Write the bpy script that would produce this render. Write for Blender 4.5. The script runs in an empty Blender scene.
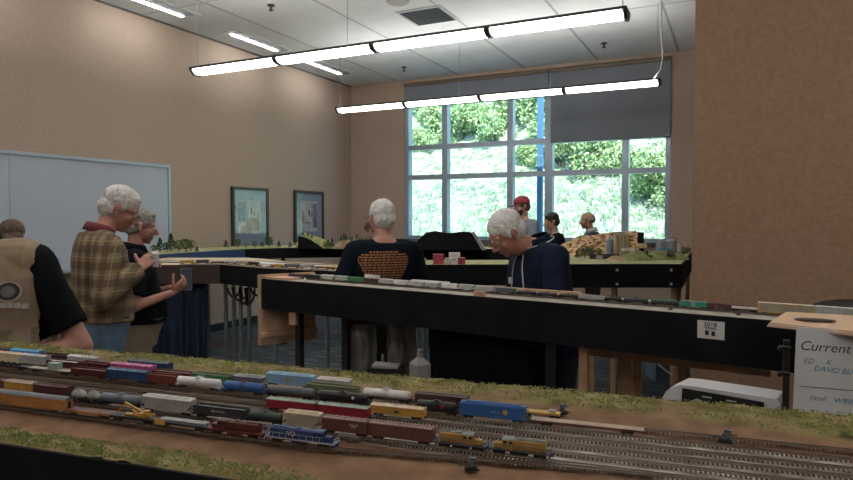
import bpy, bmesh, math, random
import numpy as np
from mathutils import Vector, Matrix, noise
from mathutils.bvhtree import BVHTree
random.seed(7)
S = bpy.context.scene
COL = S.collection
V = Vector
PI = math.pi

# ------------------------------------------------------------------ camera
CAM_H, YAW, PIT, FPX = 1.62, math.radians(25.9), math.radians(-2.0), 634.0
cd = bpy.data.cameras.new('camera'); cam = bpy.data.objects.new('camera', cd); COL.objects.link(cam)
cam.location = (0, 0, CAM_H); cam.rotation_euler = (math.radians(90) + PIT, 0, YAW)
cd.sensor_width = 36; cd.lens = FPX / 853 * 36; cd.clip_start = 0.05; cd.clip_end = 200
S.camera = cam
S.view_settings.view_transform = 'Standard'; S.view_settings.look = 'None'
S.view_settings.gamma = 1; S.view_settings.use_curve_mapping = False
FW = V((-math.sin(YAW)*math.cos(PIT), math.cos(YAW)*math.cos(PIT), math.sin(PIT)))
RT = V((math.cos(YAW), math.sin(YAW), 0)); UP = RT.cross(FW)
C0 = V((0, 0, CAM_H))
def ray(px, py): return FW + RT*((px-426.5)/FPX) + UP*((240-py)/FPX)
def PZ(px, py, z): d = ray(px, py); return C0 + d*((z-CAM_H)/d.z)     # point on a level surface
def PD(px, py, t): return C0 + ray(px, py)*t                            # point at a depth
def PY(px, py, y): d = ray(px, py); return C0 + d*(y/d.y)
def PX(px, py, x): d = ray(px, py); return C0 + d*(x/d.x)

# ------------------------------------------------------------------ materials
MATS = {}
def mat(name, c, rough=.6, metal=0, var=0., scale=20., c2=None, bump=0., emit=0, spec=.5, trans=0, sheen=0):
    if name in MATS: return MATS[name]
    m = bpy.data.materials.new(name); m.use_nodes = True; n = m.node_tree.nodes; l = m.node_tree.links
    b = n['Principled BSDF']; b.inputs['Base Color'].default_value = (*c, 1); b.inputs['Roughness'].default_value = rough
    b.inputs['Metallic'].default_value = metal; b.inputs['Specular IOR Level'].default_value = spec
    if sheen: b.inputs['Sheen Weight'].default_value = sheen
    if emit: b.inputs['Emission Color'].default_value = (*c, 1); b.inputs['Emission Strength'].default_value = emit
    if var or c2 or bump:
        tc = n.new('ShaderNodeTexCoord'); nz = n.new('ShaderNodeTexNoise'); nz.inputs['Scale'].default_value = scale
        nz.inputs['Detail'].default_value = 5
        l.new(tc.outputs['Object'], nz.inputs['Vector'])
        if var or c2:
            r = n.new('ShaderNodeValToRGB'); l.new(nz.outputs['Fac'], r.inputs['Fac'])
            d = c2 if c2 else tuple(min(1, x*(1+var)) for x in c); a = c if c2 else tuple(x*(1-var) for x in c)
            r.color_ramp.elements[0].position = .35; r.color_ramp.elements[1].position = .65
            r.color_ramp.elements[0].color = (*a, 1); r.color_ramp.elements[1].color = (*d, 1)
            l.new(r.outputs['Color'], b.inputs['Base Color'])
        if bump:
            bp = n.new('ShaderNodeBump'); bp.inputs['Strength'].default_value = bump; bp.inputs['Distance'].default_value = .01
            l.new(nz.outputs['Fac'], bp.inputs['Height']); l.new(bp.outputs['Normal'], b.inputs['Normal'])
    MATS[name] = m; return m
def shade(name): return MATS[name]

# ------------------------------------------------------------------ mesh builder
class MB:
    def __init__(s): s.v = []; s.f = []; s.m = []; s.sm = []
    def add(s, vs, fs, mi=0, sm=False):
        o = len(s.v); s.v += [tuple(x) for x in vs]; s.f += [tuple(i+o for i in f) for f in fs]
        s.m += [mi]*len(fs); s.sm += [sm]*len(fs)
    def box(s, c, d, R=None, mi=0, taper=1.0):
        x, y, z = d[0]/2, d[1]/2, d[2]/2; t = taper
        vs = [V(p) for p in ((-x,-y,-z),(x,-y,-z),(x,y,-z),(-x,y,-z),(-x*t,-y*t,z),(x*t,-y*t,z),(x*t,y*t,z),(-x*t,y*t,z))]
        if R: vs = [R @ p for p in vs]
        vs = [p+V(c) for p in vs]
        s.add(vs, [(3,2,1,0),(4,5,6,7),(0,1,5,4),(1,2,6,5),(2,3,7,6),(3,0,4,7)], mi)
    def bar(s, a, b, w, h, mi=0):
        a, b = V(a), V(b); d = (b-a); L = d.length; d.normalize()
        u = V((0,0,1)) if abs(d.z) < .95 else V((1,0,0))
        y = u.cross(d).normalized(); z = d.cross(y)
        R = Matrix((d, y, z)).transposed(); s.box((a+b)/2, (L, w, h), R, mi)
    def cyl(s, a, b, r0, r1=None, n=12, mi=0, caps=True, sm=True):
        a, b = V(a), V(b); r1 = r0 if r1 is None else r1; d = (b-a).normalized()
        u = V((0,0,1)) if abs(d.z) < .95 else V((1,0,0))
        x = u.cross(d).normalized(); y = d.cross(x)
        c = [(math.cos(2*PI*i/n), math.sin(2*PI*i/n)) for i in range(n)]
        s.add([a+(x*p+y*q)*r0 for p, q in c]+[b+(x*p+y*q)*r1 for p, q in c], [(i, (i+1) % n, n+(i+1) % n, n+i) for i in range(n)], mi, sm)
        if caps: s.add([a+(x*p+y*q)*r0 for p, q in c], [tuple(range(n))[::-1]], mi); s.add([b+(x*p+y*q)*r1 for p, q in c], [tuple(range(n))], mi)
    def rings(s, rs, mi=0, caps=True, sm=True, close=True):
        n = len(rs[0]); vs = [p for r in rs for p in r]; fs = []
        for k in range(len(rs)-1):
            for i in range(n if close else n-1):
                j = (i+1) % n; fs.append((k*n+i, k*n+j, (k+1)*n+j, (k+1)*n+i))
        if caps: fs += [tuple(range(n))[::-1], tuple((len(rs)-1)*n+i for i in range(n))]
        s.add(vs, fs, mi, sm)
    def ell(s, c, r, R=None, nu=16, nv=10, mi=0):
        rs = []; c = V(c)
        for k in range(nv+1):
            t = -PI/2+PI*k/nv; cr = max(math.cos(t), 1e-3)
            ring = [V((r[0]*cr*math.cos(2*PI*i/nu), r[1]*cr*math.sin(2*PI*i/nu), r[2]*math.sin(t))) for i in range(nu)]
            rs.append([c+(R @ p if R else p) for p in ring])
        s.rings(rs, mi)
    def cap(s, a, b, r0, r1=None, mi=0):
        r1 = r0 if r1 is None else r1; a, b = V(a), V(b)
        d = (b-a); L = d.length
        if L < 1e-5: s.ell(a, (r0,)*3, mi=mi); return
        d.normalize(); u = V((0,0,1)) if abs(d.z) < .95 else V((1,0,0)); x = u.cross(d).normalized(); y = d.cross(x)
        rs = []; n = 16
        for t in (-1.57,-1.2,-.8,-.4,0): rs.append([a+d*(r0*math.sin(t))+(x*math.cos(2*PI*i/n)+y*math.sin(2*PI*i/n))*max(r0*math.cos(t), 1e-4) for i in range(n)])
        for t in (0,.4,.8,1.2,1.57): rs.append([b+d*(r1*math.sin(t))+(x*math.cos(2*PI*i/n)+y*math.sin(2*PI*i/n))*max(r1*math.cos(t), 1e-4) for i in range(n)])
        s.rings(rs, mi)
    def tube(s, pts, r, n=8, mi=0):
        pts = [V(p) for p in pts]; rs = []; ref = None
        for i, p in enumerate(pts):
            d = (pts[min(i+1, len(pts)-1)]-pts[max(i-1, 0)]).normalized()
            if ref is None: ref = V((0,0,1)) if abs(d.z) < .9 else V((1,0,0))
            x = ref.cross(d).normalized(); y = d.cross(x); ref = y if False else ref
            rr = r[i] if isinstance(r, (list, tuple)) else r
            rs.append([p+(x*math.cos(2*PI*k/n)+y*math.sin(2*PI*k/n))*rr for k in range(n)])
        s.rings(rs, mi)
    def prism(s, poly, axis, a, b, mi=0):
        # poly: 2D points extruded along axis 'x','y','z' from a to b
        def P(p, t): return {'x': (t, p[0], p[1]), 'y': (p[0], t, p[1]), 'z': (p[0], p[1], t)}[axis]
        n = len(poly); vs = [P(p, a) for p in poly]+[P(p, b) for p in poly]
        s.add(vs, [(i, (i+1) % n, n+(i+1) % n, n+i) for i in range(n)]+[tuple(range(n))[::-1], tuple(range(n, 2*n))], mi)
    def quad(s, a, b, c, d, mi=0): s.add([a, b, c, d], [(0,1,2,3)], mi)
    def grid(s, P, mi=0, sm=True):
        nu, nv = len(P), len(P[0]); s.add([p for r in P for p in r], [(i*nv+j, (i+1)*nv+j, (i+1)*nv+j+1, i*nv+j+1) for i in range(nu-1) for j in range(nv-1)], mi, sm)
    def mesh(s, name, mats):
        me = bpy.data.meshes.new(name); me.from_pydata(s.v, [], s.f)
        for m in (mats if isinstance(mats, (list, tuple)) else [mats]): me.materials.append(m)
        me.polygons.foreach_set('material_index', s.m); me.polygons.foreach_set('use_smooth', s.sm)
        bm = bmesh.new(); bm.from_mesh(me); bmesh.ops.recalc_face_normals(bm, faces=bm.faces); bm.to_mesh(me); bm.free()
        me.update(); return me
    def build(s, name, mats, parent=None, loc=None, rot=None):
        o = bpy.data.objects.new(name, s.mesh(name, mats)); COL.objects.link(o)
        if parent: o.parent = parent
        if loc is not None: o.location = loc
        if rot is not None: o.rotation_euler = rot
        return o

def tag(o, label=None, cat=None, group=None, kind=None):
    if label: o['label'] = label
    if cat: o['category'] = cat
    if group: o['group'] = group
    if kind: o['kind'] = kind
    return o
def thing(name, label, cat, loc=(0,0,0), rz=0, group=None):
    o = bpy.data.objects.new(name, None); COL.objects.link(o); o.empty_display_size = .05
    o.location = loc; o.rotation_euler = (0, 0, rz); return tag(o, label, cat, group)
def struct(o): o['kind'] = 'structure'; return o
def copy_tree(o, parent=None):
    c = o.copy(); COL.objects.link(c); c.parent = parent
    for ch in list(o.children): copy_tree(ch, c)
    return c
BENCH = bpy.data.scenes.new('bench')
def evaluated(o):
    BENCH.collection.objects.link(o); vl = BENCH.view_layers[0]; vl.update(); dg = vl.depsgraph
    me = bpy.data.meshes.new_from_object(o.evaluated_get(dg)); BENCH.collection.objects.unlink(o); return me
def remesh(mb, voxel, smooth=4, mats=None, name='skin', disp=None):
    """merge overlapping closed shapes into one continuous surface"""
    me = mb.mesh('tmp', []); o = bpy.data.objects.new('tmp', me)
    r = o.modifiers.new('r', 'REMESH'); r.mode = 'VOXEL'; r.voxel_size = voxel; r.use_smooth_shade = True
    if smooth: q = o.modifiers.new('s', 'SMOOTH'); q.factor = .5; q.iterations = smooth
    out = evaluated(o); bpy.data.objects.remove(o); bpy.data.meshes.remove(me)
    if disp:
        n_ = len(out.vertices); co = np.empty(n_*3); out.vertices.foreach_get('co', co); nm = np.empty(n_*3); out.vertex_normals.foreach_get('vector', nm)
        co = co.reshape(-1, 3); nm = nm.reshape(-1, 3); dd = np.array([disp(V(p)) for p in co]); out.vertices.foreach_set('co', (co+nm*dd[:, None]).ravel()); out.update()
    out.materials.clear()
    for m in (mats if isinstance(mats, (list, tuple)) else [mats]): out.materials.append(m)
    out.polygons.foreach_set('use_smooth', [True]*len(out.polygons)); out.name = name; return out
def link(name, me, parent=None):
    o = bpy.data.objects.new(name, me); COL.objects.link(o)
    if parent: o.parent = parent
    return o
def text_mesh(txt, size, m, name='lettering', extr=.0002, bold=0, sx=1.0, shear=0):
    c = bpy.data.curves.new('t', 'FONT'); c.body = txt; c.size = size; c.extrude = extr; c.offset = bold
    c.align_x = 'CENTER'; c.align_y = 'CENTER'; c.resolution_u = 3; c.shear = shear
    o = bpy.data.objects.new('t', c); me = evaluated(o); bpy.data.objects.remove(o); me.materials.clear(); me.materials.append(m)
    for v in me.vertices: v.co.x *= sx
    me.name = name; return me
# ------------------------------------------------------------------ room
XL, YW, ZC, XR, YB = -6.64, 10.36, 4.13, 4.2, -2.6
XB, YBK = -.20, 3.62      # the corner block on the right
def wallpaper(name, a, b, sc=60):
    m = mat(name, a, .75, c2=b, scale=sc, bump=.15)
    return m
Mwall = wallpaper('beige_wallcovering', (.45,.335,.255), (.50,.38,.295), 45)
Mblock = wallpaper('tan_wallcovering', (.295,.178,.112), (.345,.215,.142), 38)
Mceil = mat('ceiling_tile', (.72,.74,.75), .8, var=.03, scale=3)
Mgrid = mat('ceiling_grid_metal', (.42,.43,.44), .5)
Mbase = mat('black_rubber_base', (.02,.02,.022), .5)
def plane(name, a, b, c, d, m, n=1): k = MB(); k.quad(a, b, c, d); return struct(k.build(name, m))
def slab(name, lo, hi, m):
    k = MB(); k.box([(p+q)/2 for p, q in zip(lo, hi)], [q-p for p, q in zip(lo, hi)]); return struct(k.build(name, m))
# carpet: dark blue-grey with streaks
mc = bpy.data.materials.new('patterned_carpet'); mc.use_nodes = True; n = mc.node_tree.nodes; l = mc.node_tree.links
b = n['Principled BSDF']; b.inputs['Roughness'].default_value = .95
tc = n.new('ShaderNodeTexCoord'); mp = n.new('ShaderNodeMapping'); mp.inputs['Rotation'].default_value = (0,0,.5); mp.inputs['Scale'].default_value = (2,14,1)
nz = n.new('ShaderNodeTexNoise'); nz.inputs['Scale'].default_value = 1.6; nz.inputs['Detail'].default_value = 6
r = n.new('ShaderNodeValToRGB'); e = r.color_ramp.elements; e[0].position = .42; e[0].color = (.022,.027,.036,1); e[1].position = .68; e[1].color = (.13,.15,.165,1)
x = e.new(.55); x.color = (.05,.06,.072,1)
l.new(tc.outputs['Object'], mp.inputs[0]); l.new(mp.outputs[0], nz.inputs['Vector']); l.new(nz.outputs['Fac'], r.inputs[0]); l.new(r.outputs[0], b.inputs['Base Color'])
slab('floor', (XL-.2, YB-.2, -.1), (XR+.2, YW+.2, 0), mc)
slab('wall_left', (XL-.2, YB-.2, 0), (XL, YW+.2, ZC+.1), Mwall)
slab('wall_back', (XL, YB-.2, 0), (XR+.2, YB, ZC+.1), Mwall)
slab('wall_right', (XR, YB, 0), (XR+.2, YBK, ZC+.1), Mwall)
slab('wall_corner', (XB, YBK, 0), (XR+.2, YW+.2, ZC+.1), Mblock)
slab('ceiling', (XL-.2, YB-.2, ZC), (XR+.2, YW+.4, ZC+.1), Mceil)
# window wall with its opening
WX0, WX1, WZ0, WZ1 = -5.48, -.89, 1.23, 4.06
k = MB()
def bx(lo, hi, k=None, mi=0): k.box([(p+q)/2 for p, q in zip(lo, hi)], [q-p for p, q in zip(lo, hi)], None, mi)
bx((XL, YW, 0), (WX0, YW+.3, ZC), k); bx((WX1, YW, 0), (XB+.05, YW+.3, ZC), k); bx((WX0, YW, 0), (WX1, YW+.3, WZ0), k); bx((WX0, YW, WZ1), (WX1, YW+.3, ZC), k)
struct(k.build('wall_window', Mwall))
# ceiling grid
k = MB(); 
for i in range(-1, 8):
    xx = -5.6+1.2*i; k.box((xx, (YB+YW)/2, ZC-.002), (.028, YW-YB, .006))
for i in range(6):
    yy = -1.6+2.4*i; k.box(((XL+XR)/2, yy, ZC-.0025), (XR-XL, .012, .005))
struct(k.build('ceiling_grid', Mgrid))
k = MB(); k.box((XL+.006, (YB+YW)/2, .055), (.012, YW-YB, .11)); struct(k.build('baseboard_left', Mbase))
k = MB(); k.box(((XL+XB)/2, YW-.006, .055), (XB-XL, .012, .11)); struct(k.build('baseboard_window', Mbase))
k = MB(); k.box(((XR+XB)/2, YBK-.006, .055), (XR-XB, .012, .11)); struct(k.build('baseboard_corner', Mbase))
k = MB(); k.box((XL+.01, (YB+YW)/2, ZC-.01), (.02, YW-YB, .02)); struct(k.build('trim_ceiling', mat('dark_trim', (.12,.11,.10), .6)))
# window frame: mullions and transoms
Mfr = mat('window_aluminium', (.36,.43,.52), .35, metal=.35)
k = MB(); D = .15
for xx, w in ((-5.45,.09), (-4.68,.10), (-3.46,.10), (-2.79,.13), (-1.56,.10), (-.93,.07)):
    k.box((xx, YW+.09, (WZ0+WZ1)/2), (w, D, WZ1-WZ0))
for zz, w in ((WZ0+.03,.07), (2.36,.085), (2.90,.085), (WZ1-.03,.06)):
    k.box(((WX0+WX1)/2, YW+.09, zz), (WX1-WX0, D-.02, w))
fr = struct(k.build('window_1', Mfr))
k = MB(); k.box(((WX0+WX1)/2, YW-.02, WZ0-.01), (WX1-WX0+.1, .16, .035)); s_ = k.build('window_sill', mat('sill_dark', (.09,.10,.11), .4), fr)
mg = bpy.data.materials.new('window_glass'); mg.use_nodes = True; n = mg.node_tree.nodes; l = mg.node_tree.links; n.remove(n['Principled BSDF'])
t = n.new('ShaderNodeBsdfTransparent'); t.inputs[0].default_value = (.80,.95,.98,1); g = n.new('ShaderNodeBsdfGlossy'); g.inputs['Roughness'].default_value = .02
mx = n.new('ShaderNodeMixShader'); mx.inputs[0].default_value = .015; l.new(t.outputs[0], mx.inputs[1]); l.new(g.outputs[0], mx.inputs[2]); l.new(mx.outputs[0], n['Material Output'].inputs[0])
k = MB()
xs = [-5.42,-4.63,-3.41,-2.74,-1.53,-.93]; 
k.quad((WX0, YW+.10, WZ0), (WX1, YW+.10, WZ0), (WX1, YW+.10, WZ1), (WX0, YW+.10, WZ1))
k.build('glass', mg, fr)
# roller shades
Msh = mat('grey_shade_cloth', (.23,.25,.29), .85, var=.06, scale=2)
def shade_(x0, x1, zb, label):
    t = thing('roller_shade', label, 'window shade', ((x0+x1)/2, YW-.05, 4.0), 0, None)
    k = MB(); k.quad((-(x1-x0)/2, 0, zb-4.0), ((x1-x0)/2, 0, zb-4.0), ((x1-x0)/2, 0, .02), (-(x1-x0)/2, 0, .02))
    k.box((0, 0, (zb-4)/2), (x1-x0, .003, 4-zb)); k.build('shade_cloth', Msh, t)
    k = MB(); k.cyl((-(x1-x0)/2, 0, zb-4.0), ((x1-x0)/2, 0, zb-4.0), .012); k.build('hem_bar', mat('hem_grey', (.2,.21,.24), .5), t)
    k = MB(); k.cyl((-(x1-x0)/2, 0, .03), ((x1-x0)/2, 0, .03), .035); k.build('roller_tube', mat('roller_tan', (.22,.18,.13), .5, metal=.3), t)
    return t
shade_(-5.46, -2.78, 3.62, 'grey roller shade drawn down only a little over the left part of the window')
shade_(-2.74, -.90, 2.86, 'grey roller shade pulled halfway down over the right part of the window')
# whiteboard
t = thing('whiteboard', 'large wall-mounted whiteboard with aluminium frame on the left wall', 'whiteboard', (XL, 4.3, 1.66))
Mwb = mat('whiteboard_enamel', (.50,.54,.62), .2); Mal = mat('blue_aluminium', (.42,.52,.62), .3, metal=.5)
k = MB(); k.box((.012, 0, 0), (.02, 3.3, 1.22)); k.build('writing_surface', Mwb, t)
k = MB(); k.box((.02,0,.625), (.04,3.36,.035)); k.box((.02,0,-.625), (.04,3.36,.035)); k.box((.02,1.665,0), (.04,.035,1.22)); k.box((.02,-1.665,0), (.04,.035,1.22)); k.box((.022,-.35,0), (.006,.012,1.2)); k.build('frame', Mal, t)
k = MB(); k.box((.06,0,-.64), (.08,3.2,.02)); k.build('pen_tray', Mal, t)
# framed prints
def print_art(m, items, parent):
    k = MB()
    for (y0, z0, y1, z1, mi) in items: k.box((.004, (y0+y1)/2, (z0+z1)/2), (.003+.001*mi, y1-y0, z1-z0), None, mi)
    k.build('print', m, parent)
Mfrm = mat('dark_wood_frame', (.035,.025,.022), .35); Mmt = mat('blue_grey_mat', (.24,.31,.38), .7)
arts = [mat('art_pale', (.5,.5,.52), .7, var=.2, scale=9), mat('art_rose', (.35,.22,.2), .7, var=.3, scale=8), mat('art_slate', (.16,.2,.27), .7, var=.3, scale=10), mat('art_ink', (.07,.06,.08), .7)]
mpg = bpy.data.materials.new('picture_glass'); mpg.use_nodes = True; n = mpg.node_tree.nodes; l = mpg.node_tree.links; n.remove(n['Principled BSDF'])
t_ = n.new('ShaderNodeBsdfTransparent'); g = n.new('ShaderNodeBsdfGlossy'); g.inputs['Roughness'].default_value = .04
mx = n.new('ShaderNodeMixShader'); mx.inputs[0].default_value = .16; l.new(t_.outputs[0], mx.inputs[1]); l.new(g.outputs[0], mx.inputs[2]); l.new(mx.outputs[0], n['Material Output'].inputs[0])
def picture(yc, zc, w, h, items, label):
    t = thing('framed_picture', label, 'picture', (XL, yc, zc), 0)
    k = MB(); f = .045
    k.box((.02,0,h/2-f/2), (.04,w,f)); k.box((.02,0,-h/2+f/2), (.04,w,f)); k.box((.02,w/2-f/2,0), (.04,f,h-2*f)); k.box((.02,-w/2+f/2,0), (.04,f,h-2*f)); k.build('frame', Mfrm, t)
    k = MB(); k.box((.010,0,0), (.012,w-2*f,h-2*f)); mt = k.build('mat_board', Mmt, t)
    o = MB()
    for q, (y0, z0, y1, z1, mi) in enumerate(items): o.box((.018+.0012*q, (y0+y1)/2, (z0+z1)/2), (.002, y1-y0, z1-z0), None, mi)
    o.build('print', arts, t)
    k = MB(); k.quad((.032,-w/2+f,-h/2+f), (.032,w/2-f,-h/2+f), (.032,w/2-f,h/2-f), (.032,-w/2+f,h/2-f)); k.build('glass', mpg, t)
picture(7.51, 1.615, .80, .93, [(-.25,-.24,.22,.27,0),(-.25,-.05,-.1,.25,2),(-.08,-.2,.2,.1,1),(-.05,.0,.13,.22,0),(.0,.05,.03,.16,3),(.07,.02,.09,.1,3),(-.22,-.23,.0,-.12,1)], 'dark-framed abstract print nearer the whiteboard, with a tall pale and rose collage')
picture(8.99, 1.645, .83, .88, [(-.24,-.26,.24,.27,0),(-.22,-.2,.05,.08,1),(-.15,-.1,.12,.16,0),(-.02,.0,.02,.1,3),(.06,.0,.09,.08,3),(.1,-.2,.22,.22,2),(-.2,-.24,.02,-.12,0)], 'dark-framed abstract print nearer the window wall, partly behind the model hillside')
# ceiling fixtures
Mem = mat('lamp_diffuser', (1,.985,.95), .5, emit=7.0); Mup = mat('lamp_uplight', (1,.97,.92), .5, emit=19.0)
Mhs = mat('pendant_housing', (.06,.06,.055), .4, metal=.5)
def pendant(y, x0, x1, z, label):
    t = thing('pendant_light', label, 'pendant light', ((x0+x1)/2, y, z), 0, None); L = x1-x0; n_ = 4
    k = MB()
    # slim tray; the lenses bulge below it, dark ribs between the four lamps
    k.box((0,-.098,.030), (L,.008,.022)); k.box((0,.098,.030), (L,.008,.022)); k.box((0,0,.03), (L,.19,.006))
    for e_ in (-1,1): k.prism([(-.10,.04),(-.095,.01),(-.045,-.042),(.045,-.042),(.095,.01),(.10,.04)], 'x', e_*L/2-.014, e_*L/2+.014)
    k.build('housing', Mhs, t)
    for i in range(n_):
        a = -L/2+L*i/n_+.03; b_ = a+L/n_-.06; k = MB()
        k.prism([(-.092,.024),(-.088,.004),(-.066,-.018),(-.03,-.030),(.03,-.030),(.066,-.018),(.088,.004),(.092,.024)], 'x', a, b_); k.build('diffuser', Mem, t)
        k = MB(); k.box(((a+b_)/2, 0, .038), (L/n_-.1, .11, .006)); k.build('uplight_lens', Mup, t)
    for i in range(1, n_):
        k = MB(); k.prism([(-.099,.04),(-.094,.0),(-.07,-.022),(-.03,-.036),(.03,-.036),(.07,-.022),(.094,.0),(.099,.04)], 'x', -L/2+L*i/n_-.024, -L/2+L*i/n_+.024); k.build('joint_cover', Mhs, t)
    for xx in (-L/2+.02, -L/2+L*.43, L/2-.03):
        k = MB(); k.cyl((xx,0,.03), (xx,0,ZC-z), .003, n=6); k.build('suspension_wire', mat('wire_grey', (.3,.3,.3), .4, metal=.8), t)
pendant(5.17, -5.29, -.78, 3.20, 'nearer long suspended linear light with four glowing tubes end to end')
pendant(7.92, -5.28, -.81, 3.20, 'farther long suspended linear light hanging before the window')
Mtf = mat('troffer_white', (.7,.72,.74), .5)
def troffer(yc, label):
    t = thing('recessed_light', label, 'ceiling light', (-6.12, yc, ZC), 0)
    k = MB(); k.box((0,0,-.006), (.30,1.15,.012)); k.build('trim_frame', Mtf, t)
    k = MB(); k.box((-.07,0,-.018), (.035,.95,.014)); k.build('lamp_slot', mat('slot_glow', (.95,.98,1), .5, emit=30.0), t)
    k = MB(); k.box((.045,0,-.014), (.13,1.05,.006)); k.build('reflector', mat('reflector_blue', (.5,.6,.68), .25, metal=.4), t)
pendant(2.42, -5.3, -.8, 3.20, 'added unseen linear light above the middle of the yard modules, brightening the foreground')  # added, unseen: extra fixture so the foreground gets enough light
pendant(-.33, -5.3, -.8, 3.20, 'added unseen linear light behind the camera, brightening the foreground')  # extra fixture out of view, put in to brighten the foreground
pendant(2.0, .35, 3.9, 3.20, 'added unseen linear light in front of the brown corner wall, brightening that wall')  # unseen addition that lights the corner wall and the hanging sheet
pendant(-.60, .35, 3.9, 3.20, 'added unseen linear light behind and to the right of the camera, brightening the foreground')  # another added fixture outside the view, for foreground brightness
troffer(5.35, 'recessed wall-wash light nearest the camera, at the top edge beside the left wall')
troffer(7.15, 'recessed wall-wash light in the middle of the row along the left wall')
troffer(8.85, 'recessed wall-wash light farthest along the left wall, near the window')
troffer(3.4, 'added unseen wall-wash light above the left part of the whiteboard')  # added beyond the visible row, out of view, for more light
troffer(1.6, 'added unseen wall-wash light nearest the back of the room')  # second unseen wall-wash, added for the light it gives
t = thing('air_vent', 'square louvred air vent in the ceiling above the near pendant light', 'vent', (-3.46,7.17,ZC))
k = MB(); k.box((0,0,-.006), (.6,.6,.01)); k.build('vent_plate', mat('vent_plate', (.45,.48,.5), .5), t)
k = MB()
for i in range(9): k.box((0,-.24+.06*i,-.016), (.52,.012,.018), Matrix.Rotation(.6,3,'X'))
k.build('louvres', mat('vent_louvre', (.10,.12,.14), .5), t)
t = thing('ceiling_speaker', 'small round beige speaker in the ceiling next to the square vent', 'ceiling speaker', (-3.55,6.55,ZC)); k = MB(); k.cyl((0,0,-.02), (0,0,0), .12, .14, 24); k.build('grille', mat('speaker_beige', (.42,.41,.37), .6), t)
for (px, py, lb) in ((271,5,'sprinkler head in the ceiling left of the near pendant light'), (604,43,'sprinkler head in the ceiling above the right part of the window'), (404,67,'sprinkler head in the ceiling near the left end of the window')):
    p = PZ(px, py, ZC); t = thing('sprinkler_head', lb, 'sprinkler', p); k = MB(); k.cyl((0,0,-.012), (0,0,0), .045, n=14); k.build('escutcheon', Mhs, t)
    k = MB(); k.cyl((0,0,-.06), (0,0,-.01), .012, n=8); k.cyl((0,0,-.066), (0,0,-.06), .03, n=10); k.build('nozzle', Mhs, t)
# power cord dropping along right end of the far pendant
k = MB(); k.tube([(-.80,7.90,ZC),(-.80,7.90,3.75),(-.78,7.90,3.5),(-.80,7.90,3.35),(-.88,7.90,3.25)], .008); tag(k.build('power_cord', mat('cord_white', (.6,.6,.6), .5)), 'thin white power cord running up from the right end of the far pendant light', 'cord')

# ------------------------------------------------------------------ outdoors
def hill_z(x, y):
    t = max(0, y-13.2); z = .2 + (t**1.05)*.66
    if t <= 0: z = .2
    return z + noise.noise(V((x*.25, y*.25, 3)))*.55*min(1, t/2) + noise.noise(V((x*.9, y*.9, 7)))*.16*min(1, t)
mh = bpy.data.materials.new('dry_hillside'); mh.use_nodes = True; n = mh.node_tree.nodes; l = mh.node_tree.links; b = n['Principled BSDF']; b.inputs['Roughness'].default_value = 1
tc = n.new('ShaderNodeTexCoord'); nz = n.new('ShaderNodeTexNoise'); nz.inputs['Scale'].default_value = 4.5; nz.inputs['Detail'].default_value = 9; nz.inputs['Roughness'].default_value = .85
r = n.new('ShaderNodeValToRGB'); e = r.color_ramp.elements; e[0].position = .40; e[0].color = (.06,.10,.05,1); e[1].position = .56; e[1].color = (.50,.50,.44,1); x = e.new(.7); x.color = (.62,.62,.57,1); x = e.new(.47); x.color = (.20,.26,.12,1)
l.new(tc.outputs['Object'], nz.inputs['Vector']); l.new(nz.outputs['Fac'], r.inputs[0]); l.new(r.outputs[0], b.inputs['Base Color'])
k = MB(); P = [[(x, y, hill_z(x, y)) for y in np.arange(10.7, 38, .4)] for x in np.arange(-24, 12, .45)]; k.grid(P)
struct(k.build('hillside', mh))
def foliage(name, nb, rad, leaf, seed, mats):
    rnd = random.Random(seed); k = MB()
    blobs = [(V((rnd.uniform(-1,1)*rad[0]*.7, rnd.uniform(-1,1)*rad[1]*.6, rad[2]*rnd.uniform(.4,1.5))), rnd.uniform(.3,.55)*min(rad)) for _ in range(9)]
    for i in range(nb):
        c, r_ = rnd.choice(blobs); d = V((rnd.gauss(0,1), rnd.gauss(0,1), rnd.gauss(0,1))).normalized(); p = c+d*r_*rnd.uniform(.6,1.25)
        a = V((rnd.gauss(0,1), rnd.gauss(0,1), rnd.gauss(0,1))).normalized()*leaf; b2 = a.cross(V((rnd.gauss(0,1), rnd.gauss(0,1), rnd.gauss(0,1)))).normalized()*leaf*.55
        k.add([p-a, p+b2*.9, p+a, p-b2*.9], [(0,1,2,3)], rnd.randrange(len(mats)))
    return k.mesh(name, mats)
Mlf = [mat('leaf_bright', (.36,.47,.20), .6), mat('leaf_mid', (.22,.33,.15), .6), mat('leaf_yellow', (.48,.54,.26), .6)]
Mtr = mat('bark', (.12,.10,.08), .9)
fm = [foliage('foliage', 2600, (1.5,1.3,1.2), .11, s, Mlf) for s in (1,2,3)]
rnd = random.Random(5)
def shrub(i, x, y, sc, label, grp=None):
    root = thing('shrub', label, 'shrub', (x, y, hill_z(x, y)-.1), rnd.uniform(0,6), grp); root.scale = (sc, sc, sc)
    o = link('foliage', fm[i % 3], root)
    k = MB(); k.tube([(0,0,-.2),(.05,0,.5),(.15,.1,1.2)], [.06,.05,.03]); k.tube([(0,0,0),(-.2,.1,.9)], [.04,.02]); k.build('stem', Mtr, root)
i = 0; spots = []
cand = [(418,104,.62),(432,118,.6),(449,103,.7),(463,124,.75),(480,106,.75),(495,126,.7),(510,104,.7),(523,120,.65),(538,104,.7),(426,136,.45),(476,141,.5),(560,150,.6),(590,152,.7),(612,158,.5),(640,152,.7),(664,158,.6),(652,180,.65),(633,172,.4),(668,196,.5),(646,206,.35),(520,148,.35),(545,128,.5)]
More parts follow.
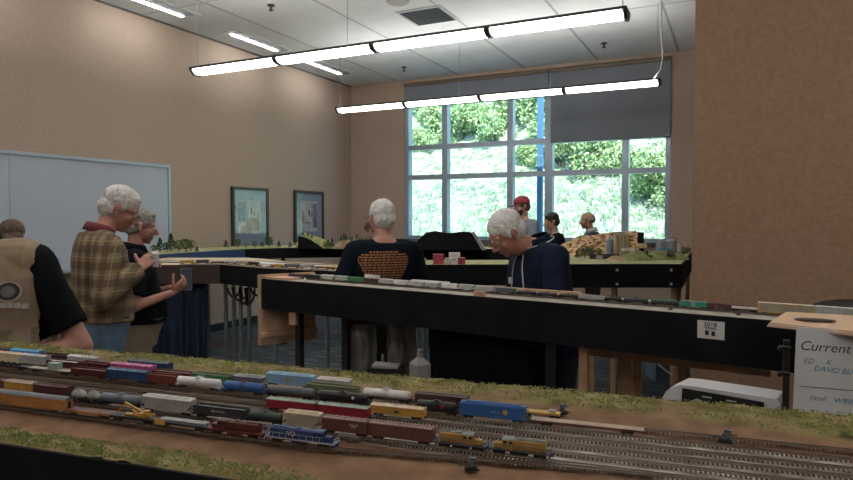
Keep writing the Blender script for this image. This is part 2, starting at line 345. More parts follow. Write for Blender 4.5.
for (px, py, sc) in cand:
    d = ray(px, py); t = 11.5      # where this view direction meets the slope
    while t < 40:
        p = C0+d*t
        if p.z < hill_z(p.x, p.y)+.5: break
        t += .1
    spots.append((p.x, p.y, sc)) if all(math.hypot(p.x-q[0], p.y-q[1]) > .80*(sc+q[2])*.8 for q in spots) else None
for (x, y, sc) in spots:
    shrub(i, x, y, sc*.85, 'green leafy shrub on the sunlit slope outside the window', 'leafy shrubs on the slope outside'); i += 1
for x in np.arange(-22, 3, 3.1):
    shrub(i, x+rnd.uniform(-.1,.1), 29+rnd.uniform(-.4,.4), .95, 'green leafy shrub on the sunlit slope outside the window', 'leafy shrubs on the slope outside'); i += 1
# tall grass at the foot of the slope: one mass of blades
k = MB(); rnd = random.Random(9)
for _ in range(9000):
    x = rnd.uniform(-12,2); y = rnd.uniform(12.6,16.5); z = hill_z(x, y)-.02; h = rnd.uniform(.12,.55)*(1 if y < 14.5 else .6); a = rnd.uniform(0,PI); w = .02
    dx, dy = math.cos(a)*w, math.sin(a)*w; lx, ly = rnd.uniform(-.15,.15), rnd.uniform(-.1,.1)
    k.add([(x-dx,y-dy,z),(x+dx,y+dy,z),(x+lx,y+ly,z+h)], [(0,1,2)])
o = k.build('tall_grass', mat('dry_grass', (.30,.38,.30), .9, var=.4, scale=3)); tag(o, 'tall pale grass growing along the foot of the slope outside', 'grass', kind='stuff')
# slender leaning tree trunk and a lamp post outside
k = MB(); p = PY(560,225,16.2); q = PY(578,150,17.5); k.tube([(p.x,p.y,hill_z(p.x,p.y)-.2), (p.x*.5+q.x*.5-.1, 16.9, (p.z+q.z)/2), (q.x,q.y,q.z)], [.13,.10,.05]); k.tube([((p.x+q.x)/2-.1,16.9,(p.z+q.z)/2), (q.x-.6,17.4,q.z-.2)], [.05,.02])
tag(k.build('tree_trunk', Mtr), 'slender leaning bare tree trunk on the slope outside the window', 'tree')
p = PY(540,200,12.2); t = thing('lamp_post', 'blue-grey square post standing outside behind the man in the red cap', 'post', (p.x, 12.2, .19))
k = MB(); k.box((0,0,2.5), (.10,.10,5.0)); k.build('post', mat('post_blue', (.07,.17,.32), .5), t); k = MB(); k.box((0,0,.05), (.3,.3,.12)); k.build('base', mat('concrete', (.4,.4,.4), .9), t)
# light: sky and sun
w = bpy.data.worlds.new('sky'); S.world = w; w.use_nodes = True; bg = w.node_tree.nodes['Background']; bg.inputs[0].default_value = (.42,.70,1,1); bg.inputs[1].default_value = 3.0
sd = bpy.data.lights.new('sun', 'SUN'); sd.energy = 9.5; sd.angle = .01; sd.color = (1,.95,.86); so = bpy.data.objects.new('sun', sd); COL.objects.link(so)
so.rotation_euler = V((-.35,.62,-.72)).to_track_quat('-Z', 'Y').to_euler()

S.view_settings.exposure = .2
# ------------------------------------------------------------------ layout modules (tables)
TZ = 1.24
Mfas = mat('black_fascia', (.0095,.010,.012), .8, var=.25, scale=6, spec=.12); Mply = mat('plywood', (.50,.33,.21), .7, var=.12, scale=12)
Mpine = mat('pine_leg', (.42,.25,.14), .7, var=.15, scale=14); Mblk = mat('black_leg', (.012,.012,.012), .5); Mpipe = mat('pipe_steel', (.32,.36,.40), .35, metal=.7)
Mdeck_tan = mat('tan_roadbed', (.52,.42,.29), .9, var=.15, scale=14); Mgreen = mat('green_scenery', (.24,.27,.12), .95, c2=(.40,.37,.20), scale=12, bump=.5)
Mbrownf = mat('brown_fascia', (.055,.034,.026), .5, var=.15, scale=4); Mnavy = mat('navy_paint', (.03,.065,.17), .5); Mnavyc = mat('navy_cloth', (.012,.022,.05), .9, var=.3, scale=5)
def module(label, front, back, h, deckm, fasm, legs=(), legm=None, name='layout_module', split=None, lw=.038, round_=False, screws=()):
    """front/back: lists of (x,y), left to right; a deck, a fascia all round and legs"""
    c = (V((*front[0],0))+V((*front[-1],0)))/2; t = thing(name, label, 'model railway table', (c.x, c.y, 0))
    F = [V((*p,TZ))-c for p in front]; B = [V((*p,TZ))-c for p in back]
    k = MB(); poly = F+B[::-1]; n_ = len(poly)
    k.add([p-V((0,0,.002)) for p in poly]+[p-V((0,0,.03)) for p in poly], [tuple(range(n_)), tuple(range(n_,2*n_))[::-1]]+[(i,n_+i,n_+(i+1) % n_,(i+1) % n_) for i in range(n_)])
    k.build('deck', deckm, t)
    def strip(pts, nm, m):
        k = MB()
        for a, b in zip(pts[:-1], pts[1:]):
            d = (b-a).normalized()*.004; q = V((0,0,h)); k.bar(a-d-q/2, b+d-q/2, .014, h)
        return k.build(nm, m, t)
    if split:
        for (a, b, nm, m) in split: strip(F[a:b+1], nm, m)
    else: strip(F, 'fascia', fasm)
    strip([F[0], B[0]], 'end_panel', fasm); strip([F[-1], B[-1]], 'end_panel', fasm); strip(B, 'rear_panel', fasm)
    for (x, y, m, kind) in legs:
        k = MB(); p = V((x,y,0))-c
        if kind == 'pipe': k.cyl(p, p+V((0,0,TZ-.05)), .017, n=10)
        else: k.box(p+V((0,0,(TZ-.05)/2)), (lw,lw,TZ-.05))
        k.build('leg', m, t)
    if screws:
        k = MB()
        for p in screws: p = V(p)-c; k.cyl(p, p-V(FW)*.006, .012, n=8)
        k.build('screw_heads', mat('zinc', (.6,.6,.6), .3, metal=.8), t)
    return t

# --- near module T1, turned 7 degrees
A7 = math.radians(7); U = V((math.cos(A7), math.sin(A7), 0)); W = V((-math.sin(A7), math.cos(A7), 0))
def uv(u, v, z=TZ): return U*u+W*v+V((0,0,z))
V0, V1, U0, U1 = .765, 1.405, -2.9, 1.5
t1 = thing('layout_module', 'near model railway yard module with brown dirt, grass strips and many tracks', 'model railway table', uv((U0+U1)/2, (V0+V1)/2, 0), A7)
o1 = V(((U0+U1)/2, (V0+V1)/2, 0))
ms = bpy.data.materials.new('yard_scenery'); ms.use_nodes = True; n = ms.node_tree.nodes; l = ms.node_tree.links; b = n['Principled BSDF']; b.inputs['Roughness'].default_value = .95
at = n.new('ShaderNodeAttribute'); at.attribute_name = 'zone'
tc = n.new('ShaderNodeTexCoord')
def noise_ramp(sc, stops, det=6):
    nz = n.new('ShaderNodeTexNoise'); nz.inputs['Scale'].default_value = sc; nz.inputs['Detail'].default_value = det; r = n.new('ShaderNodeValToRGB')
    l.new(tc.outputs['Object'], nz.inputs['Vector']); l.new(nz.outputs['Fac'], r.inputs[0]); e = r.color_ramp.elements
    e[0].position, e[0].color = stops[0][0], (*stops[0][1],1); e[1].position, e[1].color = stops[-1][0], (*stops[-1][1],1)
    for s_ in stops[1:-1]: x = e.new(s_[0]); x.color = (*s_[1],1)
    return r
rd = noise_ramp(22, [(.3,(.13,.066,.032)),(.5,(.195,.102,.052)),(.7,(.24,.135,.075))])
rb = noise_ramp(45, [(.3,(.30,.23,.18)),(.5,(.52,.45,.38)),(.7,(.66,.60,.53))])
rg = noise_ramp(16, [(.3,(.10,.095,.03)),(.45,(.20,.18,.055)),(.6,(.29,.24,.10)),(.75,(.21,.13,.08))])
sep = n.new('ShaderNodeSeparateColor'); l.new(at.outputs['Color'], sep.inputs[0])
m1 = n.new('ShaderNodeMix'); m1.data_type = 'RGBA'; l.new(sep.outputs[1], m1.inputs[0]); l.new(rd.outputs[0], m1.inputs[6]); l.new(rb.outputs[0], m1.inputs[7])
m2 = n.new('ShaderNodeMix'); m2.data_type = 'RGBA'; l.new(sep.outputs[0], m2.inputs[0]); l.new(m1.outputs[2], m2.inputs[6]); l.new(rg.outputs[0], m2.inputs[7])
l.new(m2.outputs[2], b.inputs['Base Color'])
TRK = {'A':.915, 'A2':.948, 'B':.982, 'B2':1.022, 'C':1.062, 'C2':1.098, 'D':1.140, 'E':1.185, 'F':1.222}
def grassiness(u, v):
    g = max(0, min(1, (v-(1.275+.02*noise.noise(V((u*4,0,1)))+ (-.03 if u > .2 else 0)))/.03))
    g2 = max(0, min(1, ((.835+.012*noise.noise(V((u*5,3,1)))) - v)/.02))*max(0, min(1, (-.35-u)/.25))
    q = noise.noise(V((u*9, v*9, 5)))
    return max(g, g2), max(0, min(1, max(g, g2)*(.75+q*.9)))
k = MB(); nu, nv = 340, 60; P = []; zone = []
for i in range(nu+1):
    row = []
    for j in range(nv+1):
        u = U0+(U1-U0)*i/nu; v = V0+(V1-V0)*j/nv; g, gg = grassiness(u, v)
        z = TZ-.004+.003*noise.noise(V((u*18, v*18, 0)))+gg*(.006+.006*noise.noise(V((u*40, v*40, 2))))
        z = min(z, TZ+.012) if not (.89 < v < 1.245) else min(z, TZ-.0015)
        bal = 1.0 if (.97+.012*noise.noise(V((u*6,0,4))) < v < 1.165) else 0.0
        bal *= max(.15, min(1, .55+(u+.6)*.6))
        zone.append((gg, bal, 0, 1)); row.append((u-o1.x, v-o1.y, z))
    P.append(row)
k.grid(P); o = k.build('scenery_base', ms, t1); ca = o.data.color_attributes.new('zone', 'FLOAT_COLOR', 'POINT')
ca.data.foreach_set('color', [x for z_ in zone for x in z_])
def t1box(nm, u0, u1, v0, v1, z0, z1, m):
    k = MB(); k.box(((u0+u1)/2-o1.x, (v0+v1)/2-o1.y, (z0+z1)/2), (u1-u0, v1-v0, z1-z0)); return k.build(nm, m, t1)
t1box('fascia', U0, U1, V0-.006, V0, TZ-.20, TZ+.002, Mfas); t1box('rear_panel', U0, U1, V1, V1+.016, TZ-.18, TZ-.004, Mfas)
t1box('end_panel', U0-.016, U0, V0, V1, TZ-.18, TZ, Mfas); t1box('end_panel', U1, U1+.016, V0, V1, TZ-.18, TZ, Mfas)
t1box('deck', U0, U1, V0, V1, TZ-.05, TZ-.02, Mply)
for u_ in (U0+.1, -1.2, .1, U1-.1):
    for v_ in (V0+.05, V1-.05): t1box('leg', u_-.02, u_+.02, v_-.02, v_+.02, 0, TZ-.05, Mpine)
# turf clumps
Mturf = [mat('turf_olive', (.19,.18,.045), .95), mat('turf_yellow', (.28,.25,.085), .95), mat('turf_dark', (.12,.15,.05), .95), mat('turf_leaf', (.16,.20,.06), .95)]
k = MB(); rnd = random.Random(3); cnt = 0
while cnt < 16000:
    u = rnd.uniform(U0, 1.2); v = rnd.choice((rnd.uniform(1.25,1.40), rnd.uniform(V0,.85)))
    g, gg = grassiness(u, v)
    if gg < rnd.uniform(.15,.9): continue
    if noise.noise(V((u*13, v*26, 21)))+.5*noise.noise(V((u*40, v*60, 2))) < -.05 and rnd.random() < .8: continue
    cnt += 1; q = noise.noise(V((u*22, v*22, 9)))
    s_ = rnd.uniform(.0012,.0030)*(1.6 if q > .36 else 1); mi = 2 if q > .30 and rnd.random() < .7 else (rnd.choice((3,3,3,0,0)) if v < 1 else rnd.choice((0,1,1,0,3)))
    c = V((u, v, TZ+.004+gg*.004)); a = rnd.uniform(0,6)
    vs = [c+V((math.cos(a+2.1*i)*s_, math.sin(a+2.1*i)*s_, -.002)) for i in range(3)]+[c+V((rnd.uniform(-1,1)*s_*.5, rnd.uniform(-1,1)*s_*.5, s_*rnd.uniform(.2,.7)))]
    k.add([uv(p.x, p.y, p.z) for p in vs], [(0,1,3),(1,2,3),(2,0,3)], mi)
tag(k.build('turf', Mturf), 'clumps of olive and green ground-foam grass along the edges of the near yard module', 'grass', kind='stuff')
# tracks
Mrail = mat('rail_steel', (.30,.25,.22), .3, metal=.8); Mtie = mat('brown_ties', (.115,.078,.058), .8, var=.3, scale=30)
RZ = TZ+.0058
def track(label, pts, z=TZ, group=None):
    """a run of track through points (x,y)"""
    t = thing('railroad_track', label, 'model track', (pts[0][0], pts[0][1], z), 0, group); P = [V((p[0]-pts[0][0], p[1]-pts[0][1], 0)) for p in pts]
    kt, ra, rb_ = MB(), [], []
    for i, p in enumerate(P):
        d = (P[min(i+1, len(P)-1)]-P[max(i-1,0)]).normalized(); nn = V((-d.y, d.x, 0)); ra.append((p+nn*.0045, nn)); rb_.append((p-nn*.0045, nn))
    for a, b_ in zip(P[:-1], P[1:]):
        L = (b_-a).length; d = (b_-a)/L; nn = V((-d.y, d.x, 0)); q = 0
        while q < L:
            c = a+d*q; R = Matrix((d, nn, V((0,0,1)))).transposed(); kt.box(c+V((0,0,.0009)), (.0030,.0165,.0028), R); q += .0068
    kt.build('ties', Mtie, t)
    for rr in (ra, rb_):
        k = MB(); k.rings([[c+nn*.0006+V((0,0,.002)), c+nn*.0006+V((0,0,.0046)), c-nn*.0006+V((0,0,.0046)), c-nn*.0006+V((0,0,.002))] for c, nn in rr], sm=False); k.build('rail', Mrail, t)
    return t
tl = {'A':'frontmost','A2':'second from the front','B':'third from the front','B2':'fourth from the front, empty,','C':'middle','C2':'sixth from the front','D':'third from the back','E':'second from the back','F':'rearmost'}
for q, v_ in TRK.items():
    u1_ = {'F':-.15,'E':.42}.get(q, 1.45)
    pts = [uv(U0+.02, v_), uv(u1_, v_)]
    if q in ('A','A2'):      # the two front tracks bend in to join the third one
        us, ue = (-.58, .02) if q == 'A' else (-.95, -.45); vB = TRK['B']
        pts = [uv(U0+.02, v_)]+[uv(us+(ue-us)*i/10, v_+(vB-.006-v_)*(3*(i/10)**2-2*(i/10)**3)) for i in range(11)]
    track('model track, %s of the near yard' % tl[q], [(p.x, p.y) for p in pts])
# --- middle module T2
a2, b2_ = V((-2.64,3.10,0)), V((.62,2.585,0)); d2 = (b2_-a2).normalized(); n2 = V((-d2.y, d2.x, 0)); A2R = math.atan2(d2.y, d2.x)
T2D = .38
def t2(s, v, z=TZ): return a2+d2*s+n2*v+V((0,0,z))
L2 = (b2_-a2).length
Mdk2 = mat('grey_tan_roadbed', (.40,.36,.30), .9, var=.18, scale=16)
m_ = module('long black-sided module crossing the room in front of the man in the navy polo', [t2(0,0)[:2], t2(L2,0)[:2]], [t2(0,T2D)[:2], t2(L2,T2D)[:2]], .185, Mdk2, Mfas,
  legs=[(*t2(.27,.05)[:2], Mblk, 'sq'), (*t2(.62,.08)[:2], Mblk, 'sq'), (*t2(1.9,.06)[:2], Mblk, 'sq'), (*t2(2.06,.06)[:2], Mpine, 'sq'), (*t2(3.05,.05)[:2], Mblk, 'sq'), (*t2(3.05,.33)[:2], Mblk, 'sq'), (*t2(2.22,.32)[:2], Mpine, 'sq')])
# plywood end gate hanging under the left end
t = thing('plywood_gate', 'plywood end gate with a ledge at the left end of the long black module', 'plywood panel', t2(-.03,-.012,.82))
e0 = V((0,0,0)); e1 = (n2*.36+d2*.13); k = MB(); k.bar(e0+V((0,0,.222)), e1+V((0,0,.222)), .02, .444); k.build('board', Mply, t)
dn = V((e1.y,-e1.x,0)).normalized(); k = MB(); k.bar(e0+dn*.03+V((0,0,.07)), e1+dn*.03+V((0,0,.07)), .045, .025); k.bar(e0+dn*.018+V((0,0,.035)), e1+dn*.018+V((0,0,.035)), .02, .06); k.build('ledge', Mply, t)
# block at leg top
k = MB(); p = t2(.25,.03,1.02); k.box(p, (.05,.05,.09)); tag(k.build('wood_block', Mply), 'small pine block clamped at the top of the leftmost black leg of the long module', 'wood block')
# pine trestle behind the right part of the long module
t = thing('pine_trestle', 'pine trestle of uprights, rail and slanting brace under the right part of the long module', 'trestle', t2(2.15,.3,0)); q0 = t2(2.15,.3,0)
for s_, v_ in ((0,0),(.26,.05),):
    k = MB(); k.box(d2*s_+n2*v_+V((0,0,.5)), (.03,.03,1.0)); k.build('upright', Mpine, t)
k = MB(); k.bar(V((-.18,0,.985)), d2*.62+V((0,0,.985)), .02, .045); k.build('rail', Mpine, t)
k = MB(); k.bar(d2*.02+V((0,-.02,.98)), d2*.14+V((0,-.02,.1)), .02, .045); k.build('brace', Mpine, t)
# sign on fascia
t = thing('module_label', 'small white label with two black squares on the black side of the long module', 'label', t2(0,-.0085,0)); sp = (PD(708,332,2.42)-a2).dot(d2)
t.location = a2+d2*sp+n2*(-.0085)+V((0,0,PD(708,332,2.42).z)); t.rotation_euler = (PI/2, 0, A2R)
Mpap = mat('white_paper', (.62,.60,.58), .7); Mink = mat('black_ink', (.01,.01,.01), .6); Mredi = mat('faded_red_ink', (.30,.17,.17), .7)
k = MB(); k.box((0,0,0), (.098,.070,.0012)); k.build('card', Mpap, t)
k = MB(); k.box((-.014,-.012,.001), (.013,.018,.0006)); k.box((.009,-.014,.001), (.013,.018,.0006)); k.build('squares', Mink, t)
o = link('lettering', text_mesh('2018', .024, Mink, bold=.0003), t); o.location = (-.002,.020,.0012)
k = MB(); k.box((-.002,.007,.0009), (.040,.006,.0005)); k.build('red_line', Mredi, t); k = MB(); k.box((-.004,-.0005,.0009), (.03,.0012,.0005)); k.box((.018,.004,.0009), (.02,.001,.0005)); k.build('fine_print', Mink, t)

# --- far modules
def xy(px, py, z=TZ): p = PZ(px, py, z); return (p.x, p.y)
M3 = module('module with brown and black curved side in the left middle, cars along its front edge', [(-4.55,3.48),(-4.156,3.656),(-3.76,3.90),(-3.45,3.83),(-3.17,3.75),(-2.47,3.775)], [(-4.9,4.4),(-4.6,4.55),(-4.2,4.72),(-3.9,4.65),(-3.5,4.45),(-2.47,4.28)], .155, Mdeck_tan, Mfas,
  split=[(0,2,'brown_fascia',Mbrownf),(2,5,'black_fascia',Mfas)],
  legs=[(x, y, Mpipe, 'pipe') for (x, y) in ((-4.35,3.72),(-4.22,3.78),(-3.82,4.02),(-3.77,4.06),(-3.62,3.98),(-3.55,4.0),(-3.2,3.9),(-2.75,3.95),(-2.55,4.0),(-3.7,4.5),(-4.4,4.4))])
def drape(label, pts, z0, z1, m, amp=.03, nf=9, name='table_skirt', cat='cloth'):
    pts = [V((*p,0)) for p in pts]; c = pts[0]; k = MB(); P = []; tot = 140
    Ls = [0]
    for a, b_ in zip(pts[:-1], pts[1:]): Ls.append(Ls[-1]+(b_-a).length)
    for i in range(tot+1):
        s_ = Ls[-1]*i/tot; j = max(q for q in range(len(pts)-1) if Ls[q] <= s_+1e-9); a, b_ = pts[j], pts[j+1]; d = (b_-a).normalized(); p = a+d*(s_-Ls[j]); nn = V((-d.y,d.x,0))
        ph = s_/Ls[-1]*nf*2*PI; P.append([p-c+nn*(amp*(.35+.65*(1-h_))*math.sin(ph+1.3*math.sin(ph*.37)+.4*h_))+V((0,0,z0+(z1-z0)*h_)) for h_ in np.linspace(0,1,10)])
    k.grid(P); o = k.build(name, m, None, c); so_ = o.modifiers.new('t', 'SOLIDIFY'); so_.thickness = .004; return tag(o, label, cat)
drape('navy cloth skirt hanging in folds under the brown-sided module', [(-4.5,3.54),(-4.2,3.70),(-3.90,3.885)], .02, 1.08, Mnavyc, .03, 11)
# T4 along the left wall to the corner
M4 = module('narrow module along the left wall below the framed pictures', [(-5.37,4.6),(-5.39,5.55),(-5.37,5.98),(-5.12,6.42),(-4.5,6.92),(-3.64,7.03)], [(-6.15,4.6),(-6.15,5.55),(-6.15,6.3),(-5.8,7.1),(-4.9,7.6),(-3.90,7.62)], .13, Mgreen, Mfas,
  split=[(0,2,'navy_fascia',Mnavy),(2,5,'black_fascia',Mfas)], legs=[(x,y,Mblk,'sq') for x,y in ((-5.45,4.8),(-5.5,5.5),(-5.2,6.5),(-4.5,7.05),(-3.8,7.2),(-5.9,5.5),(-4.8,7.5))])
M5 = module('far black-sided module in front of the window with a black hill-shaped backdrop', [(-3.55,6.95),(-1.15,7.95)], [(-3.76,7.45),(-1.36,8.45)], .155, Mgreen, Mfas, legs=[(x,y,Mblk,'sq') for x,y in ((-3.4,7.1),(-2.3,7.55),(-1.3,8.0))])
M6 = module('black-sided module with a green top behind the man in the navy polo', [(-2.47,4.49),(-1.33,5.12)], [(-2.74,5.03),(-1.62,5.64)], .17, Mgreen, Mfas, legs=[(x,y,Mblk,'sq') for x,y in ((-2.38,4.6),(-1.9,4.9),(-2.6,4.95))])
sc = [PD(x, y, 5.21) for x, y in ((617,270),(671,270),(617,284),(671,284))]
M7 = module('deep black-sided module on the right with silos, canyon and green hills', [(-1.29,5.14),(-.95,5.33),(-.70,5.46),(-.385,5.60)], [(-1.8,6.6),(-1.2,7.05),(-.8,7.3),(-.42,7.5)], .195, Mgreen, Mfas, screws=sc,
  legs=[(x,y,Mpine,'sq') for x,y in ((-.45,5.68),(-.43,5.95),(-.9,5.45),(-.44,7.3),(-1.1,5.6),(-1.25,6.2))])
# cables under T3
k = MB(); c = PD(246,288,5.15)
for x0, w_, h_ in ((-.10,.05,.07),(-.05,.06,.10),(-.02,.03,.13),(.03,.04,.12),(.09,.05,.06)):
    k.tube([c+RT*(x0+w_*math.cos(t))-V((0,0,h_*math.sin(t)))+FW*.01*math.sin(3*t) for t in [PI*i/12 for i in range(13)]], .009)
k.tube([c, c-V((0,0,.14))+RT*.01], .013)
tag(k.build('cable_bundle', Mblk), 'bundle of looped black cables hanging under the curved black module', 'cables')
# red tape line and yellow stick
k = MB(); a, b_ = PZ(205,347,.004), PZ(345,330,.004); k.bar(a, b_, .03, .004); tag(k.build('red_tape', mat('red_tape', (.35,.03,.04), .6)), 'thin red tape line on the dark carpet under the curved module', 'tape')
k = MB(); a = PZ(207,352,0); k.tube([a, a+V((-.05,.03,.26))], .010); tag(k.build('wooden_stick', Mply), 'short pale wooden stick leaning upright by the navy skirt', 'stick')
# ------------------------------------------------------------------ rolling stock (N scale), x along the track, z=0 on the rail top
Mtk = mat('truck_black', (.018,.016,.015), .7); Mwh = mat('wheel_steel', (.12,.11,.10), .4, metal=.7)
def paint(name, c, v=.12, sc=55, rough=.5): return mat('paint_'+name, c, rough, var=v, scale=sc)
k = MB(); k.box((0,0,.0045), (.018,.003,.002)); k.box((0,.0058,.0045), (.020,.0012,.0035)); k.box((0,-.0058,.0045), (.020,.0012,.0035)); k.box((0,0,.0058), (.006,.012,.0015))
truck_me = k.mesh('truck', Mtk); k = MB()
for x in (-.0062,.0062):
    for y in (-.0043,.0043): k.cyl((x,y-.0007,.0028), (x,y+.0007,.0028), .0028, n=10)
    k.cyl((x,-.0045,.0028), (x,.0045,.0028), .0007, n=6)
wheel_me = k.mesh('wheels', Mwh)
def trucks(t, L, f=.36):
    for s_ in (-1,1):
        o = link('truck', truck_me, t); o.location = (s_*L*f,0,0); w_ = link('wheels', wheel_me, o)
    k = MB()
    for s_ in (-1,1): k.box((s_*(L/2+.0015),0,.0052), (.005,.002,.002))
    k.build('couplers', Mtk, t)
Wd = .0185
def ladder(k, x, z0, z1, mi=0):
    for i in range(5): k.box((x, -Wd/2-.0006, z0+(z1-z0)*i/4), (.004,.0006,.0005), None, mi); k.box((x, Wd/2+.0006, z0+(z1-z0)*i/4), (.004,.0006,.0005), None, mi)
def boxcar(t, L, c, roof=None, H=.0215, door=True, c2=None):
    m = c; k = MB(); z0 = .0065; k.box((0,0,z0+H/2), (L,Wd,H))
    nr = int(L/.0055)
    for i in range(nr+1):
        x = -L/2+L*i/nr
        for s_ in (-1,1): k.box((x, s_*(Wd/2+.0002), z0+H/2), (.0010,.0006,H*.94))
    for x in (-L/2-.0004, L/2+.0004):
        for j in range(6): k.box((x,0,z0+H*(j+.7)/6.5), (.0008,Wd*.9,.0010))
    k.build('body', m, t)
    k = MB(); k.prism([(-Wd/2-.0006,z0+H-.0003),(0,z0+H+.0016),(Wd/2+.0006,z0+H-.0003)], 'x', -L/2-.0005, L/2+.0005)
    for i in range(9): k.box((-L/2+L*i/8,0,z0+H+.0008), (.0009,Wd*.98,.0014))
    k.box((0,0,z0+H+.002), (L*.99,.0030,.0007)); k.build('roof', roof or m, t)
    if door:
        k = MB()
        for s_ in (-1,1): k.box((0,s_*(Wd/2+.0007),z0+H*.48), (.017,.0009,H*.9)); k.box((.004,s_*(Wd/2+.0013),z0+H*.48), (.0006,.0005,H*.8)); k.box((-.004,s_*(Wd/2+.0013),z0+H*.48), (.0006,.0005,H*.8))
        k.build('door', c2 or m, t)
    k = MB(); ladder(k, -L/2+.003, z0+.002, z0+H-.003); ladder(k, L/2-.003, z0+.002, z0+H-.003); k.build('ladders', m, t); trucks(t, L)
def hopper(t, L, c, roof=None, H=.0225, smooth=False):
    z0 = .0065; k = MB(); s = .0045
    prof = [(-L/2+.004,z0+H),(L/2-.004,z0+H),(L/2-.004,z0+H*.55),(L/2-.016,z0+.003),(L*.22,z0-.001),(L*.10,z0+.004),(0,z0-.001),(-L*.10,z0+.004),(-L*.22,z0-.001),(-L/2+.016,z0+.003),(-L/2+.004,z0+H*.55)]
    prof = prof[::-1]; k.prism(prof, 'y', -Wd/2, Wd/2)
    k.box((0,0,z0+.0012), (L,.004,.002))
    for x in (-L/2+.001, L/2-.001): k.box((x,0,z0+H*.45), (.0012,Wd*.95,.001)); k.box((x,-Wd/2+.001,z0+H*.5), (.001,.001,H)); k.box((x,Wd/2-.001,z0+H*.5), (.001,.001,H))
    for s_ in (-1,1):
        k.box((0,s_*Wd/2,z0+.0015), (L,.0012,.0022)); k.box((0,s_*Wd/2,z0+H-.001), (L-.006,.0012,.0016))
        if not smooth:
            for i in range(13): k.box((-L/2+.008+(L-.016)*i/12, s_*(Wd/2+.0003), z0+H*.52), (.0009,.0007,H*.85))
    k.build('body', c, t); k = MB()
    k.prism([(-Wd/2,z0+H),(-Wd/2+.003,z0+H+.0018),(Wd/2-.003,z0+H+.0018),(Wd/2,z0+H)], 'x', -L/2+.003, L/2-.003); k.box((0,0,z0+H+.0028), (L*.8,.004,.0014))
    for s_ in (-1,1): k.box((0,s_*.0065,z0+H+.0025), (L*.92,.0014,.0005))
    k.build('roof', roof or c, t); trucks(t, L)
def tank(t, L, c, frame=None, dia=.0175, dome=True, band=None, mark=None):
    z = .0075+dia/2; r = dia/2; k = MB(); n_ = 18; rs = []
    for x, q in ((-L/2+.003,.05),(-L/2+.0035,.5),(-L/2+.005,.82),(-L/2+.008,1),(L/2-.008,1),(L/2-.005,.82),(L/2-.0035,.5),(L/2-.003,.05)):
        rs.append([V((x, r*q*math.cos(2*PI*i/n_), z+r*q*math.sin(2*PI*i/n_))) for i in range(n_)])
    k.rings(rs); k.build('tank', c, t); k = MB(); f = frame or Mtk
    k.box((0,0,.0068), (L,.005,.0022))
    for s_ in (-1,1):
        k.box((s_*(L/2-.008),0,.0085), (.010,Wd*.95,.0035)); k.box((s_*(L/2-.001),0,.0075), (.0015,Wd,.0015)); 
        for y in (-Wd/2,Wd/2): k.box((s_*(L/2-.001),y*.95,.011), (.0007,.0007,.007))
        k.tube([(-L/2+.002,s_*Wd/2*1.02,.0125),(L/2-.002,s_*Wd/2*1.02,.0125)], .0004, 5)
    k.build('underframe', f, t); k = MB()
    if dome:
        k.cyl((0,0,z+r-.001), (0,0,z+r+.003), .0035, n=12); k.box((0,0,z+r+.0006), (.016,.012,.0006))
        for x in (-.008,.008):
            for y in (-.006,.006): k.box((x,y,z+r+.0022), (.0005,.0005,.004))
        for y in (-.006,.006): k.box((0,y,z+r+.004), (.016,.0005,.0005))
        for y in (-Wd/2+.0002,Wd/2-.0002): k.box((0,y,z), (.0006,.0006,dia)); k.box((.003,y,z), (.0006,.0006,dia))
        k.build('dome_platform', c if not band else band, t)
    if mark:
        k = MB()
        for s_ in (-1,1): k.cyl((L*mark[0],s_*(r-.0006),z+.001), (L*mark[0],s_*(r+.0004),z+.001), mark[1], n=14)
        k.build('emblem', mark[2], t)
    trucks(t, L)
def gondola(t, L, c, H=.011, load=None, inner=None):
    z0 = .0065; k = MB(); k.box((0,0,z0+.001), (L,Wd,.002))
    for s_ in (-1,1):
        k.box((0,s_*(Wd/2-.0006),z0+H/2), (L,.0012,H)); k.box((s_*(L/2-.0006),0,z0+H/2), (.0012,Wd,H)); k.box((0,s_*(Wd/2),z0+H), (L,.0018,.0012))
        for i in range(14): k.box((-L/2+.003+(L-.006)*i/13, s_*(Wd/2+.0004), z0+H/2), (.0012,.0008,H*.9))
    k.build('body', c, t)
    if load:
        k = MB(); P = [[(-L/2+.002+(L-.004)*i/24, -Wd/2+.002+(Wd-.004)*j/6, z0+H*.75+.0025*math.sin(PI*j/6)+.0012*noise.noise(V((i*.7,j*.9,L*50)))) for j in range(7)] for i in range(25)]; k.grid(P, sm=False); k.build('load', load, t)
    trucks(t, L)
def flatcar(t, L, c, deck=None):
    k = MB(); k.box((0,0,.0078), (L,.004,.004)); k.box((0,Wd/2-.0006,.0090), (L,.0012,.0026)); k.box((0,-Wd/2+.0006,.0090), (L,.0012,.0026)); k.build('underframe', c, t)
    k = MB(); k.box((0,0,.0104), (L,Wd,.0010))
    for i in range(int(L/.003)): k.box((-L/2+.0015+i*.003,0,.0111), (.0024,Wd*.98,.0005))
    k.build('deck', deck or c, t); trucks(t, L)
